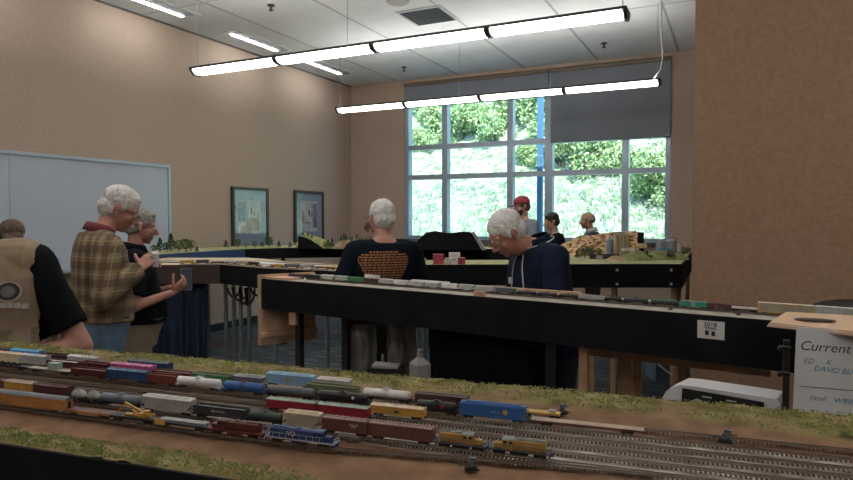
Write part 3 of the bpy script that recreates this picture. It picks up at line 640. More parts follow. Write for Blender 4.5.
def autorack(t, L, c, frame, roof, H=.030):
    z0 = .006; k = MB(); k.box((0,0,z0+H/2), (L*.985,Wd*.96,H)); k.build('body', c, t)
    k = MB()
    for s_ in (-1,1):
        for z in (z0+.001, z0+H*.97): k.box((0,s_*Wd/2,z), (L,.0012,.0026))
        for i in range(11): k.box((-L/2+.001+(L-.002)*i/10,s_*Wd/2,z0+H/2), (.007 if i in (0,10) else .0016,.0016,H))
    k.box((-L/2,0,z0+H/2), (.001,Wd,H)); k.box((L/2,0,z0+H/2), (.001,Wd,H)); k.build('side_posts', frame, t)
    k = MB(); k.prism([(-Wd/2-.0005,z0+H),(-Wd/4,z0+H+.0022),(Wd/4,z0+H+.0022),(Wd/2+.0005,z0+H)], 'x', -L/2, L/2); k.build('roof', roof, t); trucks(t, L, .38)
Mgls = mat('loco_glass', (.02,.03,.04), .1)
def loco(t, L, c, low, trim, roof, cab='right', txt=None, txtm=None, txtsize=.008):
    """hood-type diesel; cab at +x when cab='right'"""
    s = 1 if cab == 'right' else -1; k = MB()
    k.box((0,0,.0088), (L,Wd,.0028)); k.prism([(-.016,.0072),(.016,.0072),(.014,.0030),(-.014,.0030)], 'y', -Wd/2+.002, Wd/2-.002)
    for e in (-1,1): k.box((e*(L/2-.001),0,.0060), (.002,Wd*.96,.005)); k.box((e*(L/2-.004),-Wd/2+.0012,.0055), (.006,.0014,.0006)); k.box((e*(L/2-.004),Wd/2-.0012,.0055), (.006,.0014,.0006))
    k.build('frame', low, t)
    hx0, hx1 = -L/2+.008, L/2-.040; k = MB(); a, b_ = (hx0, hx1) if s > 0 else (-hx1, -hx0)
    hw = .0062; k.prism([(-hw,.0102),(-hw,.0235),(-hw*.75,.0250),(hw*.75,.0250),(hw,.0235),(hw,.0102)], 'x', a, b_)
    for i in range(10):
        x = a+(b_-a)*(i+.5)/10
        for y in (-hw-.0001, hw+.0001): k.box((x,y,.0155), ((b_-a)*.078,.0005,.0085))
    k.prism([(-hw*.8,.0102),(-hw*.8,.0170),(-hw*.5,.0185),(hw*.5,.0185),(hw*.8,.0170),(hw*.8,.0102)], 'x', *sorted((s*(L/2-.022), s*(L/2-.008)))); k.build('hood', c, t)
    k = MB(); cx = s*(L/2-.031); k.box((cx,0,.0175), (.018,Wd*.93,.0148)); k.build('cab', c, t); kk = t.children[-1]
    k = MB(); k.prism([(-Wd*.48,.0249),(-Wd*.3,.0266),(Wd*.3,.0266),(Wd*.48,.0249)], 'x', cx-.0095, cx+.0095)
    k.box(((a+b_)/2,0,.0254), ((b_-a)*.98,hw*1.3,.0008))
    for i in range(3): x = a+(b_-a)*(.12+.12*i) if s > 0 else b_-(b_-a)*(.12+.12*i); k.cyl((x,0,.0255), (x,0,.0272), .0045, n=14)
    k.box(((a+b_)/2+s*.012,0,.0264), (.010,.006,.0018)); k.build('roof_fans', roof, t)
    k = MB()
    for y in (-Wd*.47,Wd*.47):
        for dx in (-.0045,.0045): k.box((cx+dx,y,.0212), (.0055,.0006,.0042))
    for y in (-.0045,.0045): k.box((cx+s*.0092,y,.0215), (.0006,.0055,.0038))
    k.build('cab_windows', Mgls, t)
    k = MB()
    for y in (-Wd/2,Wd/2):
        k.box((0,y,.0088), (L,.0008,.0022)); k.tube([(-L/2+.002,y,.0175),(L/2-.020 if s > 0 else L/2-.002,y,.0175)] if s > 0 else [(-L/2+.020,y,.0175),(L/2-.002,y,.0175)], .00035, 5)
        for i in range(9): x = -L/2+.003+(L-.03)*i/8+(0 if s > 0 else .022); k.box((x,y,.0135), (.0006,.0006,.008))
    for e in (-1,1):
        for y in (-Wd/2+.001,Wd/2-.001): k.box((e*(L/2-.0006),y,.0125), (.0010,.0010,.010))
        k.box((e*(L/2-.0004),0,.0165), (.0008,Wd*.55,.0010)); k.box((e*(L/2+.0002),0,.0098), (.0008,Wd*.9,.0012))
    k.build('handrails', trim, t)
    if txt:
        for y, rz in ((-hw-.0006,0),(hw+.0006,PI)):
            o = link('lettering', text_mesh(txt, txtsize, txtm, extr=.00015, bold=.0002), t); o.location = ((a+b_)/2, y, .0172); o.rotation_euler = (PI/2,0,rz)
    trucks(t, L, .33)
def coach(t, L, c, roof, H=.021):
    z0 = .0065; k = MB(); k.box((0,0,z0+H/2), (L,Wd,H)); k.build('body', c, t)
    k = MB(); w_ = Wd/2; k.prism([(-w_-.0005,z0+H-.0005),(-w_*.7,z0+H+.0028),(-w_*.25,z0+H+.0042),(w_*.25,z0+H+.0042),(w_*.7,z0+H+.0028),(w_+.0005,z0+H-.0005)], 'x', -L/2-.001, L/2+.001); k.build('roof', roof, t)
    k = MB(); k.box((L/2+.0003,0,z0+H*.45), (.0006,.006,.015)); k.build('end_door', Mgls, t); trucks(t, L, .38)
def extra(t, m, boxes, name):
    k = MB()
    for c, d in boxes: k.box(c, d)
    return k.build(name, m, t)
def letter(t, txt, size, m, x, z, y=-Wd/2-.0014):
    o = link('lettering', text_mesh(txt, size, m, extr=.0001, bold=.00015), t); o.location = (x, y, z); o.rotation_euler = (PI/2,0,0)
def marks(t, x, z, w, n_, h=.0035):
    k = MB()
    for i in range(n_): k.box((x-w/2+w*(i+.5)/n_, -Wd/2-.0014, z), (w/n_*.55, .0004, h*(1 if i % 2 else .8)))
    k.build('white_marks', c['silver'], t)
# --- colours
c = {nm: paint(nm, v) for nm, v in dict(orange=(.36,.16,.05), yellow=(.50,.29,.06), cream=(.66,.54,.38), maroon=(.10,.022,.022), dkmar=(.085,.035,.035), brown=(.145,.060,.048), redox=(.20,.05,.03), red=(.27,.018,.03),
  navy=(.022,.06,.16), blue=(.028,.11,.32), bright=(.05,.25,.60), ltblue=(.24,.42,.60), white=(.66,.64,.62), grey=(.34,.33,.31), dkgrey=(.10,.11,.12), slate=(.13,.15,.19), green=(.05,.20,.08), dkgreen=(.03,.055,.045), olive=(.15,.17,.09),
  tan=(.42,.36,.27), black=(.014,.014,.016), pink=(.52,.10,.28), teal=(.03,.30,.24), wood=(.40,.28,.20), palegreen=(.30,.38,.33), gold=(.50,.30,.06), silver=(.42,.42,.41), locoyel=(.40,.23,.06), charcoal=(.05,.05,.055), locoblue=(.02,.045,.14)).items()}
def place(t, trk, x0, x1, base=RZ):
    """stand a car on a yard track so that it spans the two picture columns; returns its length"""
    v = TRK[trk]-Wd/2; us = []
    for px in (x0, x1):
        d = ray(px, 218); al = v/(d.dot(W)); us.append(U.dot(d*al)); 
    t.location = uv((us[0]+us[1])/2, TRK[trk], base); t.rotation_euler = (0,0,A7)
def ulen(trk, x0, x1):
    v = TRK[trk]-Wd/2; us = [U.dot(ray(px,218)*(v/ray(px,218).dot(W))) for px in (x0,x1)]; return us[1]-us[0]
def car(kind, trk, x0, x1, fn, label, *a, g='cars standing in the near yard', **kw):
    cat = {'diesel_locomotive':'model locomotive','tank_car':'model tank car','passenger_coach':'model coach'}.get(kind,'model freight car')
    t = thing(kind, label, cat, (0,0,0), 0, g); L = ulen(trk, x0, x1)-.0035; fn(t, L, *a, **kw); place(t, trk, x0, x1); return t
# A: frontmost track
car('passenger_coach','A',-45,62,coach,'orange coach with dark grey roof on the frontmost yard track at the far left',c['orange'],c['dkgrey'])
t = car('flatcar','A',62,106,flatcar,'orange-sided flatcar behind the orange coach on the frontmost yard track',c['orange'],c['brown']); extra(t, c['orange'], [((0,-Wd/2-.0008,.009),(.05,.0014,.0055)),((0,Wd/2+.0008,.009),(.05,.0014,.0055))], 'side_sill')
t = car('crane_car','A',106,150,flatcar,'black flatcar carrying a yellow railway crane with folded boom',c['black'],c['charcoal'])
k = MB(); k.box((.022,0,.016), (.016,.013,.008)); k.box((.030,-.002,.022), (.010,.010,.006), Matrix.Rotation(.3,3,'Z')); k.bar((.018,0,.020), (-.022,0,.034), .003, .004); k.bar((.018,.004,.018), (-.022,.001,.034), .0015, .002); k.bar((-.022,0,.034), (-.040,0,.014), .0018, .002)
k.bar((.0,-.004,.014), (.028,-.007,.019), .003, .004); k.box((.040,-.003,.018), (.014,.006,.004), Matrix.Rotation(-.25,3,'Y')); k.bar((.010,.0,.013), (-.01,.005,.02), .0025, .003); k.box((-.012,0,.014), (.014,.010,.003)); k.build('crane', c['yellow'], t)
t = car('flatcar','A',150,204,flatcar,'dark flatcar with a yellow plate at its left end, ahead of the maroon locomotive',c['black'],c['dkgrey']); extra(t, c['yellow'], [((-.042,-Wd/2-.001,.0105),(.022,.0016,.0095))], 'yellow_plate')
k = MB(); [k.cyl((-.045,y,.014), (.05,y,.014), .0016, n=8) for y in (-.004,.001,.006)]; k.build('pipe_load', c['silver'], t)
car('diesel_locomotive','A',203,260,loco,'maroon hood-type diesel locomotive coupled behind the dark blue one',c['maroon'],c['maroon'],c['maroon'],c['dkmar'],cab='left')
car('diesel_locomotive','A',262,334,loco,'dark blue diesel locomotive with white letters VO and a white stripe at its sill',c['locoblue'],c['locoblue'],c['silver'],c['navy'],txt='VO',txtm=c['silver'],txtsize=.0115)
# B
car('boxcar','B',-32,1,boxcar,'brown boxcar cut by the left edge of the photo, left of the yellow boxcar',c['brown'])
car('boxcar','B',0,29,boxcar,'yellow boxcar above the orange coach near the left edge of the yard',c['yellow'],c['tan'])
car('boxcar','B',29,64,boxcar,'very dark maroon boxcar directly right of the yellow boxcar',c['dkmar'],c['maroon'])
car('tank_car','B',64,80,tank,'short pale grey tank car right of the very dark maroon boxcar',c['silver'],dia=.015)
car('tank_car','B',80,94,tank,'short mid-grey tank car, second of the two stubby ones',c['grey'],dia=.015)
car('tank_car','B',93,137,tank,'long slate-grey tank car above the yellow crane',c['slate'])
car('covered_hopper','B',137,190,hopper,'grey covered hopper with a whitish roof right of the slate tank car',c['grey'],c['white'])
t = car('gondola_car','B',190,243,gondola,'black ribbed gondola with small white lettering',c['charcoal'],load=c['dkgrey'],H=.017); marks(t, 0, .0165, .030, 7)
car('tank_car','B',242,280,tank,'dark green tank car above the maroon locomotive',c['dkgreen'],dia=.015)
car('covered_hopper','B',280,320,hopper,'tan covered hopper behind the dark blue locomotive',c['tan'],c['cream'])
t = car('boxcar','B',320,367,boxcar,'brown boxcar with white lettering, left one of the brown pair',c['brown'],paint('brownroof',(.24,.13,.11)),door=False); marks(t, .018, .0205, .018, 4); marks(t, .018, .0175, .010, 3)
car('boxcar','B',367,433,boxcar,'long plain brown boxcar coupled left of the yellow locomotives',c['brown'],paint('brownroof',(.24,.13,.11)),door=False)
car('diesel_locomotive','B',434,488,loco,'left one of the two yellow diesel locomotives, grey roof',c['locoyel'],c['black'],c['dkgrey'],paint('roofgreygreen',(.15,.18,.16)),cab='right')
car('diesel_locomotive','B',488,553,loco,'right one of the two yellow diesel locomotives, leading toward the empty tracks',c['locoyel'],c['black'],c['dkgrey'],paint('roofgreygreen',(.15,.18,.16)),cab='left')
# C
car('boxcar','C',264,314,boxcar,'left one of the two bright red boxcars with grey roofs',c['red'],c['palegreen'],H=.017)
car('boxcar','C',315,367,boxcar,'right one of the two bright red boxcars with grey roofs',c['red'],c['palegreen'],H=.017)
t = car('boxcar','C2',369,424,boxcar,'golden yellow boxcar with a small dark plate right of the red boxcars',c['yellow'],c['cream'],H=.015,door=False); extra(t, c['charcoal'], [((.0,-Wd/2-.001,.013),(.010,.0012,.004))], 'name_plate')
# D
car('flatcar','D',-30,24,flatcar,'black flatcar loaded with spare wheels at the left edge of the yard',c['black'])
k = MB(); [k.cyl((-.03+.02*i,-.006,.014), (-.03+.02*i,.006,.014), .0045, n=12) for i in range(5)]; k.build('wheel_load', c['black'], [o for o in COL.objects if o.name.startswith('flatcar')][-1])
t = car('flatcar','D',24,66,flatcar,'flatcar carrying one grey-green crate near the left edge of the yard',c['charcoal'],c['tan']); extra(t, c['palegreen'], [((.012,0,.019),(.030,.016,.016))], 'crate')
car('gondola_car','D',67,103,gondola,'maroon-red gondola left of the navy boxcar',c['maroon'],load=c['dkmar'],H=.014)
car('boxcar','D',103,144,boxcar,'dark blue boxcar with pale blue-grey roof between two reddish gondolas',c['navy'],paint('bluegrey',(.10,.20,.30)),H=.0205)
car('gondola_car','D',144,173,gondola,'rusty red gondola left of the white tank car',c['redox'],load=c['redox'],H=.018)
car('tank_car','D',171,218,tank,'white tank car with a white frame in the middle of the yard',c['white'],c['white'])
car('tank_car','D',218,262,tank,'bright blue tank car with a small red dome platform',c['blue'],c['blue'],band=c['maroon'])
car('tank_car','D',262,313,tank,'plain grey tank car right of the bright blue tank car',c['dkgrey'],dome=False)
car('tank_car','D',313,368,tank,'long black tank car with a white round emblem',c['black'],mark=(.22,.0028,c['white']))
car('tank_car','D',413,458,tank,'black tank car with a red oval emblem left of the blue covered hopper',c['black'],mark=(.15,.0042,c['red']))
t = car('covered_hopper','D',458,529,hopper,'bright blue covered hopper with an orange emblem, rightmost tall car of the yard',c['blue'],c['blue'],smooth=True)
k = MB(); k.cyl((.024,-Wd/2-.0012,.0190), (.024,-Wd/2,.0190), .0048, n=14); k.build('emblem', c['gold'], t); marks(t, .006, .0175, .018, 6, .0022)
car('flatcar','D',531,648,flatcar,'long empty flatcar with a pinkish wooden deck, rightmost car of the yard',c['dkmar'],c['wood'])
# E
car('boxcar','E',-20,16,boxcar,'cream boxcar at the left edge of the yard behind the black flatcar',c['cream'])
car('boxcar','E',17,42,boxcar,'light grey boxcar right of the cream boxcar',c['silver'],c['white'])
car('gondola_car','E',43,74,gondola,'red gondola with a pale crumpled load',c['maroon'],load=c['white'],H=.014)
car('gondola_car','E',75,104,gondola,'dark red gondola behind the maroon-red one, left of the pink boxcar',c['maroon'],load=c['brown'],H=.017)
car('boxcar','E',107,149,boxcar,'pink boxcar with a pink roof behind the dark blue boxcar',c['pink'],paint('pinkroof',(.60,.22,.38)))
car('gondola_car','E',149,188,gondola,'maroon gondola behind the rusty red gondola and white tank car',c['maroon'],load=c['brown'],H=.014)
car('gondola_car','E',189,229,gondola,'green gondola with a rust-brown lump of load',c['green'],load=c['redox'],H=.016)
car('covered_hopper','E',230,262,hopper,'grey-violet covered hopper behind the bright blue tank car',c['slate'],c['silver'],H=.019)
car('gondola_car','E',304,357,gondola,'olive green gondola behind the long black tank car',c['olive'],load=c['olive'],H=.017)
car('tank_car','E',359,411,tank,'white tank car with a black frame and a big dome platform',c['white'],c['black'],band=c['silver'])
car('boxcar','E',414,468,boxcar,'very dark brown boxcar behind the blue covered hopper',c['dkmar'],c['dkmar'],H=.019)
t = car('flatcar','E',520,562,flatcar,'yellow skeleton flatcar with a small white tool box, behind the long empty flatcar',c['yellow'],c['gold']); extra(t, c['silver'], [((.022,0,.0135),(.012,.008,.005))], 'tool_box')
# F
car('boxcar','F',-14,5,boxcar,'dark maroon boxcar at the left end of the rearmost yard track',c['dkmar'])
car('boxcar','F',6,36,boxcar,'bright sky-blue boxcar with a pale square mark on the rearmost yard track',c['bright'],paint('skyroof',(.10,.38,.66)))
car('gondola_car','F',37,63,gondola,'dark brown gondola right of the sky-blue boxcar',c['dkmar'],H=.018,load=c['dkmar'])
car('boxcar','F',64,94,boxcar,'pale grey boxcar right of the dark brown gondola on the rearmost track',c['silver'],c['white'],H=.019)
car('flatcar','F',95,124,flatcar,'low black flatcar behind the pink boxcar',c['black'])
car('boxcar','F',125,166,boxcar,'near-black navy boxcar standing behind the pink boxcar',c['locoblue'],c['slate'])
car('covered_hopper','F',263,313,hopper,'light blue covered hopper with a yellow diamond mark',c['ltblue'],paint('ltroof',(.35,.55,.72)),H=.021)
car('covered_hopper','F',314,350,hopper,'whitish covered hopper right of the light blue one',c['silver'],c['white'],H=.019)
t = [o for o in COL.objects if o.get('label') == 'light blue covered hopper with a yellow diamond mark'][0]
extra(t, c['yellow'], [((-.002,-Wd/2-.001,.0175),(.010,.001,.006))], 'diamond_mark')
# small trackside things in the yard: switch stands
def switch_stand(p, label, s=1.0, rz=0, cat='switch machine'):
    t = thing('switch_stand', label, cat, p, rz); t.scale = (s,s,s)
    k = MB(); k.box((0,0,.003), (.022,.014,.006)); k.build('base', Mblk, t)
    k = MB(); k.cyl((0,0,.006), (0,0,.016), .005, n=10); k.box((.004,.002,.018), (.012,.006,.005)); k.build('motor', c['dkgrey'], t)
    k = MB(); k.bar((0,0,.010), (-.020,.004,.006), .002, .002); k.bar((0,0,.012), (.018,-.004,.016), .002, .002); k.bar((.004,0,.008), (.014,-.012,.003), .002, .002); k.build('levers', c['charcoal'], t)
switch_stand(PZ(725,442,TZ), 'small black switch stand on the dirt in front of the whiteboard sign')
switch_stand(PZ(471,470,TZ), 'small black switch stand on the brown dirt in front of the yellow locomotives', .9, .5)
switch_stand(PZ(562,414,TZ), 'small black switch stand on the dirt at the right end of the yellow skeleton flatcar', .9, 1.1)
# --- trains on the middle module T2
T2T = .135; T2Z = TZ
for v_, nm in ((T2T,'front'),(.175,'second'),(.235,'rear')):
    pts = [t2(.03,v_+(.05 if v_ > .2 else 0)), t2(.6,v_), t2(L2-.03,v_)]; track('%s track along the long black-sided module' % nm, [(p.x, p.y) for p in pts])
def s_at(px, v): d = ray(px, 218); al = (a2+n2*v).dot(n2)/d.dot(n2); return (d*al-a2).dot(d2)
def car2(kind, v, x0, x1, fn, label, *a, g='cars on the long black-sided module', **kw):
    s0, s1 = s_at(x0, v-Wd/2), s_at(x1, v-Wd/2); cat = {'diesel_locomotive':'model locomotive','tank_car':'model tank car'}.get(kind,'model freight car')
    t = thing(kind, label, cat, t2((s0+s1)/2, v, RZ), A2R, g); fn(t, s1-s0-.004, *a, **kw); return t
F_ = T2T
car2('boxcar',F_,288,304,boxcar,'dark boxcar at the left end of the train on the long module',c['charcoal'],c['dkgrey'],H=.017)
car2('diesel_locomotive',F_,304,320,loco,'small black diesel locomotive behind the first pale car of the long module',c['black'],c['black'],c['dkgrey'],c['charcoal'])
car2('covered_hopper',F_,320,334,hopper,'first pale hopper from the left on the long module',c['silver'],c['white'])
car2('covered_hopper',F_,334,347,hopper,'second pale hopper from the left, next to the green car',c['silver'],c['white'])
car2('boxcar',F_,347,363,boxcar,'green boxcar in the train behind the man with the printed shirt back',c['green'],paint('greenroof',(.08,.30,.14)))
car2('boxcar',F_,363,378,boxcar,'dull brown boxcar right of the green boxcar on the long module',c['dkmar'],c['brown'])
for i, (p, q) in enumerate(((378,393),(393,408),(408,424),(424,440),(440,458),(458,474),(474,494))):
    car2('covered_hopper',F_,p,q,hopper,'light grey covered hopper, %s after the dull brown boxcar' % ['first','second','third','fourth','fifth','sixth','seventh'][i],[c['silver'],c['white'],c['silver']][i % 3],c['white'])
car2('covered_hopper',F_,494,516,hopper,'dark grey covered hopper right of the orange block on the long module',c['dkgrey'],c['silver'])
for i, (p, q) in enumerate(((516,537),(537,558),(558,579))): car2('tank_car',F_,p,q,tank,'black tank car in front of the man in the navy polo, %s of three' % ['left','middle','right'][i],c['charcoal'],dia=.014)
car2('gondola_car',F_,579,604,gondola,'pale grey gondola right of the three black tank cars',c['silver'],H=.017,load=c['grey'])
car2('tank_car',F_,604,623,tank,'black tank car right of the pale grey gondola',c['black'],dia=.015)
car2('tank_car',F_,623,650,tank,'black tank car left of the one with a green stripe',c['charcoal'])
car2('tank_car',F_,650,681,tank,'black tank car with a teal top stripe',c['charcoal'],band=c['teal'])
t = [o for o in COL.objects if o.get('label') == 'black tank car with a teal top stripe'][0]; extra(t, c['teal'], [((0,0,.0255),(.10,.008,.002))], 'top_stripe')
car2('boxcar',F_,681,708,boxcar,'teal green boxcar with a grey door',c['teal'],c['palegreen'],c2=c['grey'])
t = car2('boxcar',F_,708,733,boxcar,'maroon boxcar with pale lettering right of the teal boxcar',c['dkmar'],c['dkmar'],H=.018,door=False); letter(t,'IPS',.010,c['tan'],-.008,.015)
t = car2('flatcar',F_,733,759,flatcar,'low black flatcar with a white wheel left of the yellow autorack',c['black']); k = MB(); k.cyl((.02,-.009,.012), (.02,-.006,.012), .005, n=14); k.build('wheel', c['silver'], t)
car2('autorack_car',F_,759,817,autorack,'yellow-framed autorack car with pale panels',paint('autopanel',(.30,.28,.24)),paint('autoyellow',(.55,.30,.05)),c['white'],H=.037)
car2('autorack_car',F_,817,880,autorack,'silver autorack car with green marks at the right edge of the photo',c['silver'],c['palegreen'],c['white'],H=.037)
R_ = .235
for i, (p, q) in enumerate(((318,345),(345,372),(388,420),(420,455),(455,485))): car2('flatcar',R_,p,q,flatcar,'dark low flatcar on the rear track of the long module, %s from the left' % ['first','second','third','fourth','fifth'][i],c['charcoal'],c['dkgrey'])
k = MB(); p = t2(s_at(372,.33),.33,TZ); k.box(p+V((0,0,.017)), (.105,.02,.03), Matrix.Rotation(A2R,3,'Z')); tag(k.build('white_box', c['white']), 'small white box standing behind the train below the printed shirt back', 'box')
k = MB(); p, q = t2(s_at(412,.31),.31,TZ+.012), t2(s_at(449,.31),.31,TZ+.012); k.bar(p, q, .02, .022); tag(k.build('white_ruler', c['white']), 'long pale strip lying behind the train right of the printed shirt', 'strip')
for i, (a_, b_) in enumerate(((498,530),(530,560),(560,583))):
    k = MB(); p, q = t2(s_at(a_,.30),.30,TZ+.012), t2(s_at(b_,.30)-.01,.30,TZ+.012); k.bar(p, q, .03, .012); tag(k.build('wooden_strip', Mply), 'pale wooden strip behind the black tank cars, %s of three' % ['left','middle','right'][i], 'wood strip', 'wooden strips behind the train')
k = MB(); p = t2(s_at(479.5,.02),.022,TZ+.011); k.box(p, (.056,.022,.024), Matrix.Rotation(A2R,3,'Z')); tag(k.build('wooden_block', mat('pink_wood', (.62,.36,.24), .7, var=.1)), 'small pinkish orange block on the front edge of the long module', 'block')
k = MB(); p, q = t2(s_at(291,.05),.16,TZ+.005), t2(s_at(306,.05),.04,TZ+.005); k.bar(p, q, .008, .008); tag(k.build('white_rod', c['white']), 'short white rod lying on the left end of the long module', 'rod')
k = MB(); p = t2(.10,.17,TZ+.006); k.box(p, (.20,.30,.012), Matrix.Rotation(A2R,3,'Z')); tag(k.build('pink_board', mat('pink_wood', (.62,.36,.24), .7)), 'pinkish board lying at the left end of the long module', 'board')
for px, lb in ((672,'small black switch stand on the long module in front of the green-striped tank car'), (740,'small black switch stand on the long module left of the yellow autorack')): switch_stand(t2(s_at(px,.07),.07,TZ), lb, .7)
# black bag lump behind autoracks
k = MB(); p = t2(s_at(856,.33),.33,TZ); k.ell(p+V((0,0,.0)), (.17,.06,.062)); tag(k.build('black_bag', Mblk), 'low rounded black bag lying behind the autorack cars at the right edge', 'bag')
# ------------------------------------------------------------------ people
def skinm(nm, c): return mat('skin_'+nm, c, .5, var=.06, scale=25)
Rz = lambda a: Matrix.Rotation(a, 3, 'Z')
Rx = lambda a: Matrix.Rotation(a, 3, 'X')
Ry = lambda a: Matrix.Rotation(a, 3, 'Y')
def hand(mb, wr, d, n, thumb, curl):
    """palm and five jointed fingers; d along the hand, n out of the palm, thumb = side vector"""
    d = d.normalized(); n = (n-d*n.dot(d)).normalized(); s = thumb-d*thumb.dot(d)-n*thumb.dot(n); s.normalize()
    for o_ in (-.028,-.010,.010,.028): mb.cap(wr+s*o_*.55, wr+d*.082+s*o_, .0135, .0125)
    for o_, L, r in ((.030,.072,.0088),(.010,.080,.0090),(-.011,.074,.0086),(-.030,.058,.0076)):
        p = wr+d*.088+s*o_; a = curl*.45
        for j, f in enumerate((.45,.30,.25)):
            dd = (d*math.cos(a)+n*math.sin(a)); q = p+dd*L*f; mb.cap(p, q, r*(1-.1*j), r*(1-.1*(j+1))); p = q; a += curl*.75
    p = wr+d*.025+s*.025; dd = (d*.55+s*.7+n*.35*max(curl, .4)).normalized()
    for L, r in ((.042,.0125),(.032,.0105),(.026,.0092)):
        q = p+dd*L; mb.cap(p, q, r, r*.93); p = q; dd = (dd+n*.25*curl+d*.25).normalized()
class Body:
    def __init__(s, name, label, foot, face, st=1.75, **kw):
        """foot: ground point; face: heading angle (rad, 0 = +Y, counter-clockwise)"""
        s.k = st/1.75; s.p = kw; lean, side, twist = kw.get('lean',0), kw.get('side',0), kw.get('twist',0)
        T = Rz(twist) @ Ry(side) @ Rx(-lean); hp = V((0,0,.93)); s.T = T
        tr = lambda v: hp+T @ (V(v)-hp); s.tr = tr
        w = kw.get('w', 1.0); J = s.J = {}
        J['neck'] = tr((0,-.015,1.47)); J['chest'] = tr((0,0,1.27)); J['hc'] = tr((0,.03,1.625))+V(kw.get('hoff',(0,0,0)))
        for sd, q in (('r',1),('l',-1)):
            J['sh'+sd] = tr((q*.175*w,-.01,1.40)); J['el'+sd] = V(kw.get('el'+sd, tr((q*.25*w,-.03,1.12)))); J['wr'+sd] = V(kw.get('wr'+sd, tr((q*.25*w,.08,.88))))
            J['hip'+sd] = V((q*.09,0,.90)); J['kn'+sd] = V((q*.11,.02,.49)); J['an'+sd] = V((q*.12,-.03,.09))
        s.HR = Rz(kw.get('hyaw',0)) @ Rx(-kw.get('hpitch',0)) @ Ry(kw.get('hroll',0)); s.w = w; s.belly = kw.get('belly',0); s.waist = kw.get('waist', .98)
        sk = kw['skin']
        # trunk, limbs
        b = MB(); s.torso(b, -.012); b.cap(J['neck']-V((0,0,.03)), s.hd((0,-.015,-.06)), .058, .054)
        for sd in 'rl':
            b.cap(J['sh'+sd], J['el'+sd], .048, .040); b.cap(J['el'+sd], J['wr'+sd], .040, .027)
            b.cap(J['hip'+sd], J['kn'+sd], .082, .055); b.cap(J['kn'+sd], J['an'+sd], .054, .038); b.cap(J['an'+sd]-V((0,0,.03)), J['an'+sd]+V((0,.14,-.055)), .035, .03)
        me = remesh(b, .012, 4, sk)
        # head
        h = MB(); E = lambda c_, r_, R=None: h.ell(s.hd(c_), r_, s.HR @ R if R else s.HR, 20, 14)
        E((0,-.015,.032), (.076,.098,.086)); E((0,.020,-.028), (.062,.070,.080)); E((0,.035,-.078), (.040,.042,.032)); E((0,.058,-.092), (.022,.022,.018))
        h.cap(s.hd((0,.086,.010)), s.hd((0,.108,-.030)), .008, .0135); E((.011,.098,-.034), (.008,.009,.007)); E((-.011,.098,-.034), (.008,.009,.007))
        h.cap(s.hd((-.038,.070,.024)), s.hd((.038,.070,.024)), .013); E((.038,.062,-.022), (.020,.018,.020)); E((-.038,.062,-.022), (.020,.018,.020))
        h.cap(s.hd((-.018,.084,-.058)), s.hd((.018,.084,-.058)), .0065); h.cap(s.hd((-.015,.082,-.067)), s.hd((.015,.082,-.067)), .0065)
        for q in (-1,1):
            E((q*.078,-.008,.000), (.008,.018,.031), Ry(q*.15)); E((q*.080,-.004,-.026), (.006,.009,.011)); E((q*.083,-.015,.008), (.005,.017,.024), Rz(q*.5))
        h.cap(s.hd((0,-.018,-.045)), s.hd((0,-.02,-.10)), .055, .054)
        hm = remesh(h, .0045, 3, sk)
        hands = []
        for sd, q in (('r',1),('l',-1)):
            hh = MB(); wd = (J['wr'+sd]-J['el'+sd]).normalized(); pn = V(kw.get('pn'+sd, (-q,0,0))); th = V(kw.get('th'+sd, (0,1,0)))
            hh.cap(J['wr'+sd]-wd*.03, J['wr'+sd]+wd*.01, .027, .022); hand(hh, J['wr'+sd], V(kw.get('hd'+sd, wd)), pn, th, kw.get('curl', .5)); hands.append(remesh(hh, .0042, 2, sk))
        bm = bmesh.new(); [bm.from_mesh(x) for x in [me, hm]+hands]; me2 = bpy.data.meshes.new('person'); bm.to_mesh(me2); bm.free(); me2.materials.append(sk)
        me2.polygons.foreach_set('use_smooth', [True]*len(me2.polygons))
        s.o = link(name, me2); s.o.location = (foot[0], foot[1], 0); s.o.rotation_euler = (0,0,face); s.o.scale = (s.k,)*3; tag(s.o, label, 'person')
        # eyes
        for q in (-1,1):
            e = MB(); e.ell(s.hd((q*.030,.078,.004)), (.0115,.0115,.0095), s.HR, 12, 8); e.ell(s.hd((q*.030,.0875,.004)), (.005,.003,.005), s.HR, 10, 6, 1); e.build('eye', [mat('eye_white', (.6,.58,.55), .3), mat('iris', (.05,.035,.025), .3)], s.o)
    def hd(s, c): return s.J['hc']+s.HR @ V(c)
    PROF = ((.78,.160,.120,0),(.84,.165,.125,0),(.90,.172,.128,0),(1.0,.168,.122,.005),(1.10,.160,.116,.01),(1.2,.166,.117,.005),(1.3,.178,.117,0),(1.37,.185,.105,-.005),(1.42,.165,.088,-.012),(1.455,.115,.072,-.016),(1.49,.068,.060,-.015))
    def ring(s, z, inf, flare=0, n_=28):
        a = max([p for p in s.PROF if p[0] <= z], key=lambda p: p[0]); b_ = min([p for p in s.PROF if p[0] >= z], key=lambda p: p[0]); g = 0 if b_[0] == a[0] else (z-a[0])/(b_[0]-a[0])
        rx, ry, oy = [a[i]+(b_[i]-a[i])*g for i in (1,2,3)]; bb = s.belly*math.exp(-((z-1.04)/.13)**2); rx = rx*s.w+inf+bb*.5+flare; ry = ry+inf+bb*.6; oy += bb*.5; f = max(0, min(1, (z-.86)/.12)); out = []
        for i in range(n_):
            t = 2*PI*i/n_; P = V((rx*math.copysign(abs(math.cos(t))**.85, math.cos(t)), oy+ry*math.copysign(abs(math.sin(t))**.85, math.sin(t)), z)); out.append(P.lerp(s.tr(P), f))
        return out
